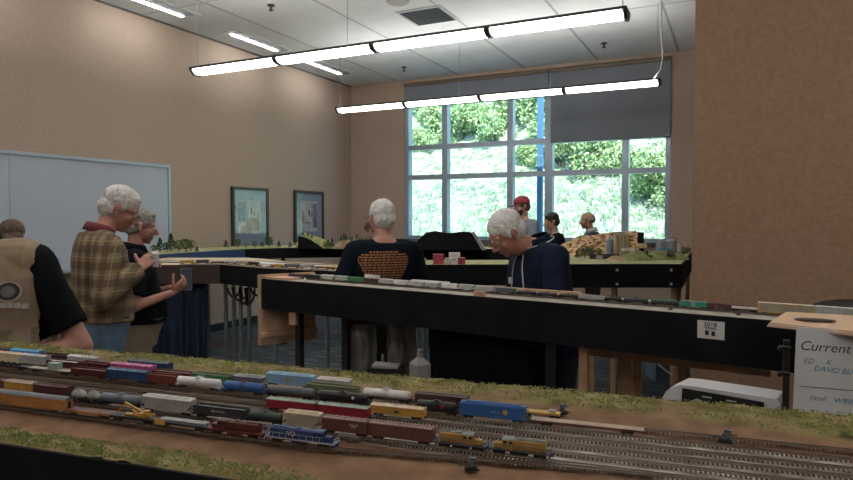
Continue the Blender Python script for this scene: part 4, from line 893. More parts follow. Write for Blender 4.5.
    def torso(s, b, inf, z0=.80, z1=1.50, flare=0):
        zz = [z0]+[p[0] for p in s.PROF if z0+.01 < p[0] <= z1]; rings = [s.ring(z, inf, flare if z < 1 else 0) for z in zz]
        b.rings(rings)
        b.cap(s.J['shr']-s.T @ V((.04,0,0)), s.J['shl']+s.T @ V((.04,0,0)), .060+inf)
    def shirt(s, m, sleeve='short', z0=.88, inf=.014, wr=.006, name='shirt', label=None, flare=0, vox=.009):
        b = MB(); s.torso(b, inf, z0, 1.475, flare); J = s.J
        for sd in 'rl':
            if sleeve == 'none': continue
            b.cap(J['sh'+sd], J['sh'+sd].lerp(J['el'+sd], .3), .060+inf*.6, .056+inf*.6)
            if sleeve == 'short':
                e = J['sh'+sd].lerp(J['el'+sd], .78); b.cyl(J['sh'+sd], e, .056+inf*.5, .053+inf*.6, 20, sm=True)
            else: b.cap(J['sh'+sd], J['el'+sd], .054+inf, .048+inf); b.cyl(J['el'+sd], J['el'+sd].lerp(J['wr'+sd], .93), .046+inf, .031+inf, 20); b.cap(J['el'+sd], J['el'+sd].lerp(J['wr'+sd], .4), .046+inf, .040+inf)
        dsp = (lambda c: wr*(noise.noise(c*V((7,7,4)) if False else V((c.x*7, c.y*7, c.z*4)))*1.2+noise.noise(V((c.x*16+c.z*5, c.y*16, c.z*9)))*.6)) if wr else None
        me = remesh(b, vox, 3, m, disp=dsp); o = link(name, me, s.o)
        if label: o['label'] = label
        s.shirt_me = me; s.shirt_o = o; return o
    def trousers(s, m, label=None, z1=.93, top=None):
        b = MB(); J = s.J; b.rings([s.ring(z, .010) for z in (.80,.86,.90,.94,.98,s.waist+.005)])
        for sd in 'rl': b.cap(J['hip'+sd]-V((0,0,.03)), J['kn'+sd], .098, .076); b.cyl(J['kn'+sd], J['an'+sd]+V((0,.01,-.03)), .076, .070, 20)
        o = link('trousers', remesh(b, .012, 3, m, disp=lambda c: .008*noise.noise(V((c.x*8, c.y*8, c.z*5)))), s.o)
        k = MB()
        for sd in 'rl': q = J['an'+sd]; k.cap(V((q.x,q.y-.02,.045)), V((q.x,q.y+.17,.04)), .046, .040); k.box((q.x,q.y+.07,.012), (.09,.27,.024))
        link('shoes', remesh(k, .010, 2, mat('shoe_dark', (.03,.025,.022), .5)), s.o)
        k = MB(); k.rings([s.ring(s.waist-.035, .0), s.ring(s.waist-.034, .016), s.ring(s.waist+.004, .016), s.ring(s.waist+.005, .0)]); k.build('belt', mat('belt_black', (.012,.011,.011), .5), s.o); return o
    def hair(s, m, kind='short', amp=.006, label=None):
        b = MB(); E = lambda c_, r_: b.ell(s.hd(c_), r_, s.HR, 20, 14)
        if kind == 'short': E((0,-.022,.046), (.083,.101,.087)); E((0,-.048,-.002), (.079,.072,.072)); [E((q*.072,.012,.022), (.012,.022,.030)) for q in (-1,1)]
        if kind == 'full': E((0,-.020,.048), (.083,.101,.087)); E((0,-.048,-.006), (.078,.072,.070)); E((0,.042,.086), (.052,.034,.026)); [E((q*.072,.010,.022), (.010,.018,.030)) for q in (-1,1)]
        if kind == 'ring': E((0,-.045,.004), (.084,.077,.052)); E((0,-.065,.03), (.07,.05,.05)); [E((q*.074,.008,.020), (.010,.028,.022)) for q in (-1,1)]
        if kind == 'thin': E((0,-.032,.036), (.083,.092,.078)); E((0,-.05,-.005), (.080,.070,.065)); [E((q*.073,.012,.018), (.010,.020,.028)) for q in (-1,1)]
        if kind == 'long': E((0,-.012,.048), (.090,.103,.092)); E((0,-.055,-.02), (.090,.065,.10)); b.cap(s.hd((0,-.065,-.05)), s.hd((0,-.085,-.22)), .085, .06); b.cap(s.hd((.04,-.06,-.05)), s.hd((.05,-.07,-.2)), .055, .04); b.cap(s.hd((-.04,-.06,-.05)), s.hd((-.05,-.07,-.2)), .055, .04)
        o = link('hair', remesh(b, .0045, 1, m, disp=lambda c: amp*(noise.noise(c*38)*.9+noise.noise(c*95)*.6)), s.o)
        if label: o['label'] = label
        return o
    def add(s, name, mb, m, label=None):
        o = mb.build(name, m, s.o)
        if label: o['label'] = label
        return o
    def glasses(s, m=None):
        k = MB()
        for q in (-1,1):
            k.tube([s.hd((q*.032+.023*math.cos(t), .104, .004+.017*math.sin(t))) for t in [2*PI*i/16 for i in range(17)]], .0016, 6); k.tube([s.hd((q*.056,.100,.008)), s.hd((q*.078,.05,.010)), s.hd((q*.082,-.01,.012))], .0018, 6)
        k.tube([s.hd((-.010,.105,.006)), s.hd((.010,.105,.006))], .0016, 6); s.add('glasses', k, m or mat('spectacle_metal', (.08,.07,.06), .3, metal=.6))
    def collar(s, m, r=.070, h=.04, label=None, gap=True):
        k = MB(); T = [(2*PI*i/30)+PI/2+.25 for i in range(28)] if gap else [2*PI*i/28 for i in range(29)]; n_ = s.J['neck']
        def P(t, rr, z): return n_+s.T @ V((rr*math.cos(t), rr*1.0*math.sin(t)-.002, z-.012*math.sin(t)))
        k.grid([[P(t, r*.90, h), P(t, r*.97, h*1.12), P(t, r*1.10, h*.8), P(t, r*1.30, -.006)] for t in T]); o = s.add('collar', k, m, label)
        q = o.modifiers.new('t', 'SOLIDIFY'); q.thickness = .005; return o
    def belt_at(s): pass
    def onshirt(s, pts_local, off=.002):
        """project points of the person's frame onto the shirt from outside, along y (towards +y from behind when dy>0)"""
        if not hasattr(s, 'bvh') or s.bvhm is not s.shirt_me:
            bm = bmesh.new(); bm.from_mesh(s.shirt_me); s.bvh = BVHTree.FromBMesh(bm); bm.free(); s.bvhm = s.shirt_me
        out = []
        for p, d in pts_local:
            h = s.bvh.ray_cast(V(p)-V(d)*.6, V(d)); out.append(h[0]-V(d)*off if h[0] is not None else None)
        return out
def foot_at(px, d): p = PD(px, 240, d); return (p.x, p.y)
AY = YAW      # heading that looks straight away from the camera; 0 looks along +Y
def face_dir(deg): return YAW+math.radians(deg)   # 0 away from camera, +90 image left, -90 image right, 180 to the camera

# plaid cloth
mp_ = bpy.data.materials.new('brown_plaid'); mp_.use_nodes = True; n = mp_.node_tree.nodes; l = mp_.node_tree.links; b = n['Principled BSDF']; b.inputs['Roughness'].default_value = .9
tc = n.new('ShaderNodeTexCoord'); sx = n.new('ShaderNodeSeparateXYZ'); l.new(tc.outputs['Object'], sx.inputs[0])
def stripes(sock, period, width, off=0.):
    a = n.new('ShaderNodeMath'); a.operation = 'MULTIPLY_ADD'; l.new(sock, a.inputs[0]); a.inputs[1].default_value = 1/period; a.inputs[2].default_value = 10+off
    f = n.new('ShaderNodeMath'); f.operation = 'FRACT'; l.new(a.outputs[0], f.inputs[0]); g = n.new('ShaderNodeMath'); g.operation = 'LESS_THAN'; l.new(f.outputs[0], g.inputs[0]); g.inputs[1].default_value = width; return g.outputs[0]
ad = n.new('ShaderNodeMath'); ad.operation = 'ADD'; l.new(sx.outputs[0], ad.inputs[0]); l.new(sx.outputs[1], ad.inputs[1])
def mixc(prev, fac, col, s_):
    q = n.new('ShaderNodeMath'); q.operation = 'MULTIPLY'; l.new(fac, q.inputs[0]); q.inputs[1].default_value = s_
    m_ = n.new('ShaderNodeMix'); m_.data_type = 'RGBA'; l.new(q.outputs[0], m_.inputs[0]); m_.inputs[7].default_value = (*col,1)
    if isinstance(prev, tuple): m_.inputs[6].default_value = (*prev,1)
    else: l.new(prev, m_.inputs[6])
    return m_.outputs[2]
c_ = mixc((.235,.165,.095), stripes(ad.outputs[0], .085, .45), (.075,.045,.025), .62); c_ = mixc(c_, stripes(sx.outputs[2], .085, .45), (.075,.045,.025), .62)
c_ = mixc(c_, stripes(ad.outputs[0], .085, .06, .3), (.38,.30,.16), .5); c_ = mixc(c_, stripes(sx.outputs[2], .085, .06, .3), (.38,.30,.16), .5); l.new(c_, b.inputs['Base Color'])

Mhw = mat('hair_white', (.62,.59,.56), .85, c2=(.42,.39,.37), scale=60); Mhg = mat('hair_grey', (.16,.15,.14), .85, c2=(.28,.26,.24), scale=60); Mhb = mat('hair_brown', (.06,.035,.022), .7, c2=(.11,.065,.04), scale=50); Mhk = mat('hair_black', (.018,.014,.012), .6)
Mhf = mat('hair_whitish', (.55,.53,.51), .85, c2=(.72,.70,.67), scale=60)
Sk1, Sk2, Sk3 = skinm('ruddy', (.42,.20,.15)), skinm('fair', (.50,.29,.22)), skinm('tan', (.40,.22,.15))
Mden = mat('denim', (.10,.16,.24), .85, var=.25, scale=14); Mkha = mat('khaki', (.30,.23,.16), .9, var=.1, scale=12); Mblkc = mat('black_cotton', (.007,.0075,.010), .95, var=.2, scale=10, spec=.1)
Mnv = mat('navy_knit', (.009,.014,.032), .9, var=.2, scale=12, spec=.15); Mdk = mat('dark_tee', (.007,.010,.017), .95, var=.2, scale=10, spec=.1); Mgry = mat('grey_trouser', (.05,.05,.055), .9, var=.15, scale=10)

# 1 man in plaid shirt
P = Body('person', 'white-haired man with glasses in a brown plaid shirt and jeans, looking down', foot_at(94, 3.62), face_dir(-52), 1.84, skin=Sk1, lean=.08, hpitch=.50, hyaw=-.30, hoff=(0,.050,-.035), w=1.08, belly=.03, waist=1.03,
  elr=(.27,-.01,1.13), wrr=(.13,.20,1.27), ell=(-.24,.04,1.12), wrl=(-.04,.22,1.25), curl=.9, pnr=(-.5,.5,.2), thr=(0,0,1), pnl=(.5,.5,.2), thl=(0,0,1))
P.shirt(mp_, 'long', .99, .020, .008); P.trousers(Mden); P.hair(Mhw, 'full', .0045); P.glasses(); P.collar(mat('plaid_red_collar', (.16,.03,.04), .9), .064, .034, 'dark red collar')
k = MB(); k.box(P.J['wrr'].lerp(P.J['wrl'],.5)+V((.02,.07,.03)), (.05,.04,.07)); o = P.add('held_camera', k, mat('pale_plastic', (.5,.5,.5), .5))
bpy.data.objects.remove(o)
k = MB(); k.box((0,0,0), (.06,.03,.08)); o = k.build('paper_note', mat('white_paper', (.62,.60,.58), .7), None, P.o.matrix_basis @ V((0,0,0)))
hp = Matrix.LocRotScale(P.o.location, P.o.rotation_euler, P.o.scale) @ (P.J['wrr']+V((-.045,.09,.04))); o.location = hp; o.rotation_euler = (0,.2,P.o.rotation_euler.z); tag(o, 'small white note held up by the man in the plaid shirt', 'note')

# 2 man in black shirt with phone
P = Body('person', 'man in a black polo shirt and khaki trousers holding a phone at waist height', foot_at(134, 4.25), face_dir(-62), 1.68, skin=Sk1, lean=.03, hpitch=.20, hyaw=-.1, w=1.06, belly=.06, waist=1.0,
  elr=(.27,-.02,1.10), wrr=(.14,.23,1.165), ell=(-.25,.02,1.10), wrl=(-.04,.24,1.18), hdr=(-.05,.5,.42), curl=.9, pnr=(-.6,.1,.6), thr=(0,0,1), pnl=(.3,.1,.6), thl=(0,0,1))
P.shirt(Mblkc, 'short', .97, .018, .006); P.trousers(Mkha); P.hair(Mhg, 'full', .003); P.collar(Mblkc, .073, .035)
MW = lambda P: Matrix.LocRotScale(P.o.location, P.o.rotation_euler, P.o.scale)
t = thing('mobile_phone', 'dark grey mobile phone in the hand of the man in the black polo shirt', 'phone', MW(P) @ V((.085,.33,1.25)), YAW+.35)
k = MB(); k.box((0,0,0), (.075,.012,.155), Rx(-.25)); k.build('case', mat('phone_grey', (.06,.08,.10), .4), t); k = MB(); k.box((0,-.007,0), (.066,.003,.14), Rx(-.25)); k.build('screen', mat('phone_screen', (.02,.03,.05), .1), t)

# 3 man seen from behind with printed shirt
P = Body('person', 'white-haired man seen from behind in a dark T-shirt with brown printed text', foot_at(383, 4.28), face_dir(22), 1.745, skin=Sk1, w=1.16, belly=.05, hpitch=.05, hyaw=.22, hoff=(0,.01,-.005), elr=(.31,.02,1.12), wrr=(.22,.22,1.05), ell=(-.31,.02,1.12), wrl=(-.22,.22,1.05))
P.shirt(Mdk, 'short', .86, .022, .006); P.trousers(Mgry); P.hair(Mhf, 'full', .004); P.glasses(); 
k = MB(); rnd = random.Random(4)
def cell(P, k, x0, x1, z0, z1, mi=0, d=(0,1,0), off=.0025, yo=0):
    q = P.onshirt([((x, yo, z), d) for x, z in ((x0,z0),(x1,z0),(x1,z1),(x0,z1))], off)
    if all(v is not None for v in q): k.add(q, [(0,1,2,3)], mi)
for i in range(12):
    z = 1.395-i*.0170; half = (.10,.15,.168,.172,.168,.16,.15,.145,.135,.125,.11,.095,.05,.14,.12)[i]; x = -half-.03
    if i in (12,): continue
    while x < half-.03:
        w_ = rnd.uniform(.012,.032)
        cell(P, k, x, min(x+w_, half-.03), z, z+.0105); x += w_+.005
P.add('back_print', k, mat('print_brown', (.34,.15,.06), .8), 'rows of brown printed text')
k = MB()
for i in (13,14):
    z = 1.395-i*.0170; x = -.14
    while x < .09: w_ = rnd.uniform(.012,.03); cell(P, k, x, x+w_, z, z+.0105); x += w_+.005
P.add('footer_print', k, shade('print_brown'))

# 4 man in navy polo in front
P = Body('person', 'white-haired man in a navy polo shirt with white piping, head bent over the long module', foot_at(553, 3.57), face_dir(108), 1.77, skin=Sk1, lean=.22, w=1.13, belly=.08, hpitch=.66, hoff=(0,.105,-.088), hroll=-.05,
  elr=(.29,.10,1.08), wrr=(.12,.30,.98), ell=(-.29,.14,1.09), wrl=(-.2,.33,1.0), curl=.6)
P.shirt(Mnv, 'short', .86, .020, .006); P.trousers(mat('navy_trouser', (.010,.014,.028), .9)); P.hair(Mhf, 'short', .004); P.glasses(); P.collar(Mnv, .068, .036)
Mpip = mat('white_piping', (.62,.62,.64), .7)
o = [c for c in P.o.children if c.name.startswith('collar')][0]
k = MB(); nn_ = P.J['neck']; k.tube([nn_+P.T @ V((.098*math.cos(t), .098*math.sin(t)-.002, .006-.012*math.sin(t))) for t in [(2*PI*i/30)+PI/2+.25 for i in range(28)]], .0035, 6); P.add('collar_stripe', k, Mpip, 'white collar stripe')
for q in (-1,1):
    pts = P.onshirt([((q*(.04+.055*t), 0, 1.40-.26*t), (0,-1,0)) for t in np.linspace(0,1,10)], .004); pts = [p for p in pts if p is not None]
    if len(pts) > 2: k = MB(); k.tube(pts, .0035, 6); P.add('piping', k, Mpip, 'white piping')
q = P.onshirt([((.09,0,1.25),(0,-1,0))], .006)[0]
if q is not None: k = MB(); k.box(q, (.05,.004,.035)); P.add('name_badge', k, Mpip, 'white name badge')

# 5 man in vest, left edge
P = Body('person', 'man in a khaki vest over a black shirt at the left edge of the photo', foot_at(2, 2.42), face_dir(190), 1.81, skin=Sk1, lean=.20, w=1.06, belly=.06, hpitch=.5, hroll=.0, side=.10, hoff=(.06,.03,-.02),
  ell=(-.300,.10,1.10), wrl=(-.10,.21,1.085), elr=(.30,.04,1.12), wrr=(.08,.21,1.14), curl=.8, pnl=(0,0,-1), thl=(0,1,0), pnr=(0,0,-1), thr=(0,1,0))
P.shirt(Mblkc, 'short', .88, .018, .007); P.hair(Mhg, 'short'); P.trousers(Mkha); P.collar(Mblkc, .078, .05)
Mvest = mat('khaki_vest', (.27,.20,.13), .9, var=.12, scale=14, bump=.2)
b = MB(); P.torso(b, .034, .86, 1.46)
me = remesh(b, .0055, 3, Mvest, disp=lambda c: .006*noise.noise(c*9)); bm = bmesh.new(); bm.from_mesh(me)
for v in list(bm.verts):
    lc = P.T.inverted() @ (v.co-V((0,0,.93)))+V((0,0,.93))
    if (lc.y > 0 and abs(lc.x) < .035+max(0, (lc.z-1.25))*.22) or (abs(lc.x) > .200+max(0, lc.z-1.2)*.3 and 1.14 < lc.z < 1.375): bm.verts.remove(v)
bm.to_mesh(me); bm.free(); vest = link('vest', me, P.o); q = vest.modifiers.new('t', 'SOLIDIFY'); q.thickness = .006; P.shirt_me = me
def patch(P, cx, cz, r, m, nm, inner=None, n_=14):
    k = MB()
    R_ = [P.onshirt([((cx, .0, cz), (0,-1,0))], .005)[0]]
    if R_[0] is None: return
    rs = []
    for rr, mi in ((r,0),(r*.86,1),(r*.55,2)):
        pts = P.onshirt([((cx+rr*math.cos(2*PI*i/n_), 0, cz+rr*math.sin(2*PI*i/n_)), (0,-1,0)) for i in range(n_)], .004+.0012*mi); pts = [p for p in pts if p is not None]
        if len(pts) > 4: k.add(pts, [tuple(range(len(pts)))], mi)
    return P.add(nm, k, m, 'round embroidered emblem')
patch(P, -.105, 1.315, .036, [mat('patch_silver', (.45,.42,.40), .7), mat('patch_dark', (.05,.035,.035), .8), mat('patch_grey', (.16,.17,.16), .8)], 'emblem_patch')
k = MB(); [cell(P, k, -.155+.018*q_, -.139+.018*q_, 1.262-.004*abs(q_-2.5), 1.280-.004*abs(q_-2.5), d=(0,-1,0), off=.007) for q_ in range(6)]; P.add('emblem_ribbon', k, shade('patch_silver'))
k = MB()
for j in range(6): cell(P, k, -.175, -.075, 1.16-.022*j, 1.182-.022*j, d=(0,-1,0), off=.008)
P.add('vest_pocket', k, mat('khaki_pocket', (.17,.12,.08), .9))

# 6 brown-haired woman
P = Body('person', 'long brown-haired person seen from behind between the vest man and the whiteboard', foot_at(11, 4.6), face_dir(10), 1.60, skin=Sk2, w=.9); P.shirt(mat('grey_sweater', (.12,.12,.13), .9), 'long'); P.trousers(Mgry); P.hair(Mhb, 'long', .0015)
# 7 red cap
P = Body('person', 'bearded man in a red cap and grey shirt standing by the window', foot_at(523, 8.85), face_dir(122), 1.91, skin=Sk2, w=1.1, hpitch=.15, hyaw=-.3, ell=(-.28,.08,1.14), wrl=(-.1,.3,1.1), elr=(.28,.08,1.14), wrr=(.1,.3,1.1)); P.shirt(mat('grey_blue_shirt', (.20,.22,.26), .9, var=.15), 'long'); P.trousers(Mden); P.hair(Mhb, 'short')
b = MB(); b.ell(P.hd((0,.045,-.07)), (.056,.052,.048), P.HR); b.ell(P.hd((0,.03,-.05)), (.070,.045,.035), P.HR); link('beard', remesh(b, .005, 1, Mhk, disp=lambda c: .004*noise.noise(c*60)), P.o)
b = MB(); b.ell(P.hd((0,-.012,.058)), (.092,.110,.085), P.HR); Mcap = mat('red_cap', (.28,.03,.05), .8); me = remesh(b, .006, 1, Mcap); bm = bmesh.new(); bm.from_mesh(me)
for v in list(bm.verts):
    if (P.HR.inverted() @ (v.co-P.J['hc'])).z < .040: bm.verts.remove(v)
bm.to_mesh(me); bm.free(); cp = link('cap', me, P.o); q = cp.modifiers.new('t', 'SOLIDIFY'); q.thickness = .004
k = MB(); k.grid([[P.hd((x, .085+.075*j*math.cos(x*11), .044-.010*j-(x*x)*3)) for x in np.linspace(-.06,.06,9)] for j in (0,.5,1)]); o = k.build('brim', Mcap, cp); q = o.modifiers.new('t', 'SOLIDIFY'); q.thickness = .004
# 8 dark-haired boy
P = Body('person', 'young dark-haired man in a black shirt in profile in front of the window', foot_at(557, 8.5), face_dir(98), 1.69, skin=Sk2, w=1.0, lean=.08, hpitch=.18, ell=(-.25,.1,1.14), wrl=(-.1,.3,1.1), elr=(.25,.1,1.14), wrr=(.1,.3,1.1)); P.shirt(Mblkc, 'short'); P.trousers(Mgry); P.hair(Mhk, 'full', .006)
# 9 balding man
P = Body('person', 'balding dark-haired man in a dark jacket with a light collar, behind the canyon model', foot_at(594, 8.7), face_dir(88), 1.71, skin=Sk3, w=1.1, lean=.1, hpitch=.1, ell=(-.27,.1,1.14), wrl=(-.1,.3,1.1), elr=(.27,.1,1.14), wrr=(.1,.3,1.1)); P.shirt(mat('charcoal_jacket', (.03,.035,.04), .9), 'long'); P.trousers(Mgry); P.hair(Mhg, 'ring', .004); P.collar(mat('light_collar', (.45,.45,.46), .8), .07, .04, 'light collar')
# 10 light blue shirt
P = Body('person', 'stooping person in a light blue shirt mostly hidden behind the man with the printed shirt', foot_at(399, 9.15), face_dir(80), 1.70, skin=Sk2, w=1.1, lean=.62, hpitch=.6, ell=(-.25,.3,1.0), wrl=(-.1,.5,.98), elr=(.25,.3,1.0), wrr=(.1,.5,.98)); P.shirt(mat('light_blue_shirt', (.28,.42,.66), .85, c2=(.45,.42,.62), scale=18), 'long'); P.trousers(Mgry); P.hair(Mhb, 'short')
def grd(x, y, d):
    p = PD(x, 240 if y is None else y, d); return V((p.x, p.y, TZ)) if y is None else p
# ------------------------------------------------------------------ scenery on the far modules
Mpin = mat('model_conifer', (.035,.075,.035), .9, var=.3, scale=60); Mbush = mat('model_bush', (.07,.12,.04), .9, var=.35, scale=50); Mbush2 = mat('model_bush_olive', (.16,.17,.06), .9, var=.3, scale=50); Mtrk = mat('model_trunk', (.08,.05,.03), .9)
def crown(seed, conifer, n_=260):
    rnd = random.Random(seed); k = MB()
    for i in range(n_):
        if conifer: h = rnd.random(); r = (1-h)*.34*rnd.uniform(.5,1)+.02; z = .15+h*.85
        else: z = rnd.uniform(.25,1); r = .45*math.sqrt(max(.02,1-((z-.62)/.42)**2))*rnd.uniform(.3,1)
        a = rnd.uniform(0,2*PI); p = V((r*math.cos(a), r*math.sin(a), z)); s_ = rnd.uniform(.04,.085)
        q = [p+V((rnd.uniform(-1,1), rnd.uniform(-1,1), rnd.uniform(-1,1))).normalized()*s_ for _ in range(4)]; k.add(q, [(0,1,2),(0,2,3),(0,3,1),(1,3,2)])
    return k
ck = [crown(i, i < 2) for i in range(4)]; cms = [ck[0].mesh('crown', Mpin), ck[1].mesh('crown', Mpin), ck[2].mesh('crown', Mbush), ck[3].mesh('crown', Mbush2)]
k = MB(); k.cyl((0,0,0), (0,0,.5), .035, .02, 8); tkm = k.mesh('trunk', Mtrk)
def tree(p, h, kind, label, grp):
    t = thing('model_tree', label, 'model tree', p, random.uniform(0,6), grp); t.scale = (h,h,h); link('crown', cms[kind], t); link('trunk', tkm, t); return t
rnd = random.Random(12)
for i, (px, py, h) in enumerate(((160,252,14),(167,252,10),(171,251,17),(179,252,12),(186,252,13),(191,251,11),(197,252,6),(154,253,8))):
    p = PZ(px, py, TZ); tree(p, h/634*PD(px,py,1).length*0+h/634*(p-C0).dot(FW), [0,2,0,3,2,3,0,2][i], 'model tree on the far left module beside the whiteboard edge', 'model trees by the whiteboard edge')
for i, (px, h) in enumerate(((226,8),(238,9),(255,7),(269,11),(279,7),(290,6),(246,6),(262,6))):
    p = PZ(px, 248, TZ); tree(p, h/634*(p-C0).dot(FW), [0,2,3,2,0,0,3,2][i], 'model tree on the wall module below the nearer framed print', 'model trees below the nearer framed print')
# model hillside beside the far picture
def ridge(name, label, cat, pxs, tops, yb, depth, dep2, m, parentz=TZ, nseg=60, rough=.02, m2=None, thick=.25):
    """a scenic ridge: silhouette over its base line, with real thickness and rounded back"""
    P = []; base = PD(pxs[0], yb, depth)
    for i in range(nseg+1):
        f = i/nseg*(len(pxs)-1); j = min(int(f), len(pxs)-2); g = f-j; px = pxs[j]+(pxs[j+1]-pxs[j])*g; py = tops[j]+(tops[j+1]-tops[j])*g; dd = depth+(dep2-depth)*i/nseg
        a = PD(px, 240, dd); top = PD(px, py, dd).z; row = []
        for q in range(11):
            t = q/10; z = parentz+(top-parentz)*math.sin(min(1, t*1.5)*PI/2) if t < .67 else parentz+(top-parentz)*math.cos((t-.67)/.33*PI/2)
            o_ = FW*(thick*(t-.5)); nz_ = rough*noise.noise(V((a.x*9, z*9, t*3))); row.append(V((a.x+o_.x+nz_, a.y+o_.y-nz_, max(parentz, z+(nz_*.5 if 0 < q < 10 else 0)))))
        P.append(row)
    k = MB(); k.grid(P, sm=False); [k.add(r, [tuple(range(len(r)))]) for r in (P[0], P[-1])]
    c = P[0][0]; k.v = [(v[0]-c.x, v[1]-c.y, v[2]-c.z) for v in k.v]; return tag(k.build(name, m, None, c), label, cat)
Mhill = mat('hill_green_tan', (.22,.24,.08), .95, c2=(.42,.36,.20), scale=16, bump=.6)
ridge('model_hill', 'green and tan model hillside with trees below the farther framed print', 'model hill', [297,303,310,318,326,333,338], [241,232,234,237,240,244,247], 248, 8.15, 7.95, Mhill)
k = MB(); a = PD(298,247,7.75); b_ = PD(322,248,7.75); h0 = PD(300,235,7.75).z; n8 = [(298,236),(304,237),(311,240),(317,244),(322,247.5)]
k.rings([[PD(x, y, 7.8+o_) for x, y in n8]+[grd(322,None,7.8+o_), grd(298,None,7.8+o_)] for o_ in (0,.02)], sm=False); tag(k.build('black_backdrop', Mfas), 'small black curved profile board in front of the model hillside', 'profile board')
ridge('model_hill', 'reddish and green model rise right of the hillside, with a few conifers', 'model hill', [334,340,346,352,358,366,372], [246,240,238,239,237,239,243], 248, 7.95, 7.85, mat('hill_rust', (.30,.14,.09), .95, c2=(.28,.30,.14), scale=14), thick=.3)
for i, (px, py, h) in enumerate(((341,240,6),(344,239,7),(346,239,6),(351,241,6),(357,238,6),(328,246,8),(332,246,9),(325,246,6),(303,234,4),(308,235,4),(312,236,4),(366,243,7),(371,243,6),(361,244,8))):
    p = PD(px, py, 7.85 if px > 300 else 8.0); tree(p-V((0,0,.02)), h/634*7.9, [0,0,0,2,0,0,1,3,0,2,0,0,2,3][i], 'model conifer on the far wall module beside the framed print near the corner', 'model trees near the room corner')
# little houses and vehicles on that module
for i, (px, w_, cc, lb) in enumerate(((300,5,'orange','small orange model building below the left edge of the farther framed print'),(309,6,'silver','small pale model building below the middle of the farther framed print'),(318,6,'cream','small cream model building at the foot of the model hillside'),(334,6,'redox','small rust-red model building in front of the reddish rise'),(345,9,'cream','long cream model building in front of the reddish rise'),(356,8,'white','long white model building left of the back of the man with printed shirt'))):
    p = PZ(px, 248.2, TZ); s_ = (p-C0).dot(FW)/634; t = thing('model_building', lb, 'model building', p, YAW); k = MB(); k.box((0,0,1.2*s_), (w_*s_,.06,2.4*s_)); k.build('walls', c[cc], t); k = MB(); k.prism([(-.035,2.4*s_),(0,3.2*s_),(.035,2.4*s_)], 'x', -w_*s_/2, w_*s_/2); k.build('roof', c['dkgrey'] if i % 2 else c['tan'], t)
# cars on T3's front edge
cols = ['yellow','charcoal','redox','silver','tan','maroon','white','gold','dkgrey','silver','brown']
t3f = [V((-4.05,3.75,0)), V((-3.76,3.955,0)), V((-3.45,3.885,0)), V((-3.17,3.805,0)), V((-2.5,3.835,0))]
track('track along the front edge of the curved module', [(p.x, p.y) for p in t3f])
i = 0; rnd = random.Random(2)
for sgi, (a_, b_) in enumerate(zip(t3f[:-1], t3f[1:])):
    L_ = (b_-a_).length; nc = max(1, int(L_/.112)); d_ = (b_-a_).normalized()
    for j in range(nc):
        q = a_+d_*(L_*(j+.5)/nc); cn = cols[i % len(cols)]
        kind = ['boxcar','covered_hopper','gondola_car','tank_car'][i % 4]; fn = [boxcar,hopper,gondola,tank][i % 4]
        t = thing(kind, 'small %s %s on the front edge of the curved module, %s in the line from the left' % ({'redox':'rust red','gold':'ochre','dkgrey':'dark grey','silver':'light grey'}.get(cn,cn), {'covered_hopper':'hopper','gondola_car':'gondola','tank_car':'tank car'}.get(kind,kind), ['1st','2nd','3rd','4th','5th','6th','7th','8th','9th','10th','11th','12th','13th','14th','15th','16th'][i]), 'model freight car', V((q.x,q.y,RZ)), math.atan2(d_.y,d_.x), 'cars on the curved module')
        t['label'] = t['label'].replace(' in the line from the left', ' from left'); fn(t, L_/nc-.01, c[cn]); i += 1
# road / pale swoosh and inner tracks on T3
k = MB(); pts = [V((-4.5,3.95,TZ+.004)), V((-4.1,4.1,TZ+.004)), V((-3.7,4.22,TZ+.004)), V((-3.3,4.12,TZ+.004)), V((-2.9,4.05,TZ+.004))]
P_ = []
for i in range(30):
    f = i/29*4; j = min(int(f), 3); p = pts[j].lerp(pts[j+1], f-j); P_.append([p+V((-.03,.07*math.sin(PI*i/29)+.03,0)), p-V((-.03,.03+.05*math.sin(PI*i/29),0))])
k.grid(P_); o = k.build('model_road', mat('pale_road', (.55,.56,.55), .7)); q = o.modifiers.new('t','SOLIDIFY'); q.thickness = .004; tag(o, 'pale curving model road on the middle of the curved module', 'model road')
for v, nm in ((.16,'middle'),(.42,'rear')): track('%s track on the curved module with the brown side' % nm, [(-4.75,3.5+v),(-4.2,3.75+v),(-3.75,3.93+v),(-3.2,3.83+v),(-2.5,3.80+v)])
# --- centre far module: black hill-shaped backdrop
k = MB(); prof = [(412,None),(418,240),(426,232.5),(436,231),(444,232.5),(452,233),(462,231.5),(470,232),(474,235),(482,None)]
k.rings([[grd(x, y, 7.45+o_) for x, y in prof] for o_ in (0,.35)], sm=False); o = k.build('black_hill_backdrop', Mfas); tag(o, 'black hill-shaped backdrop board standing on the far module before the window', 'backdrop')
k = MB(); k.rings([[grd(x, y, 7.44+o_) for x, y in ((471,232),(474,231.5),(486,None),(482,None))] for o_ in (0,.3)], sm=False); tag(k.build('grey_slope', c['grey']), 'thin grey sloping edge at the right side of the black hill backdrop', 'slope')
k = MB(); k.rings([[grd(x, y, 7.55+o_) for x, y in ((392,None),(398,241),(404,239.5),(410,243),(416,None))] for o_ in (0,.2)], sm=False); tag(k.build('black_mound', Mfas), 'low black mound left of the black hill backdrop, behind the shoulder of the printed shirt', 'mound')
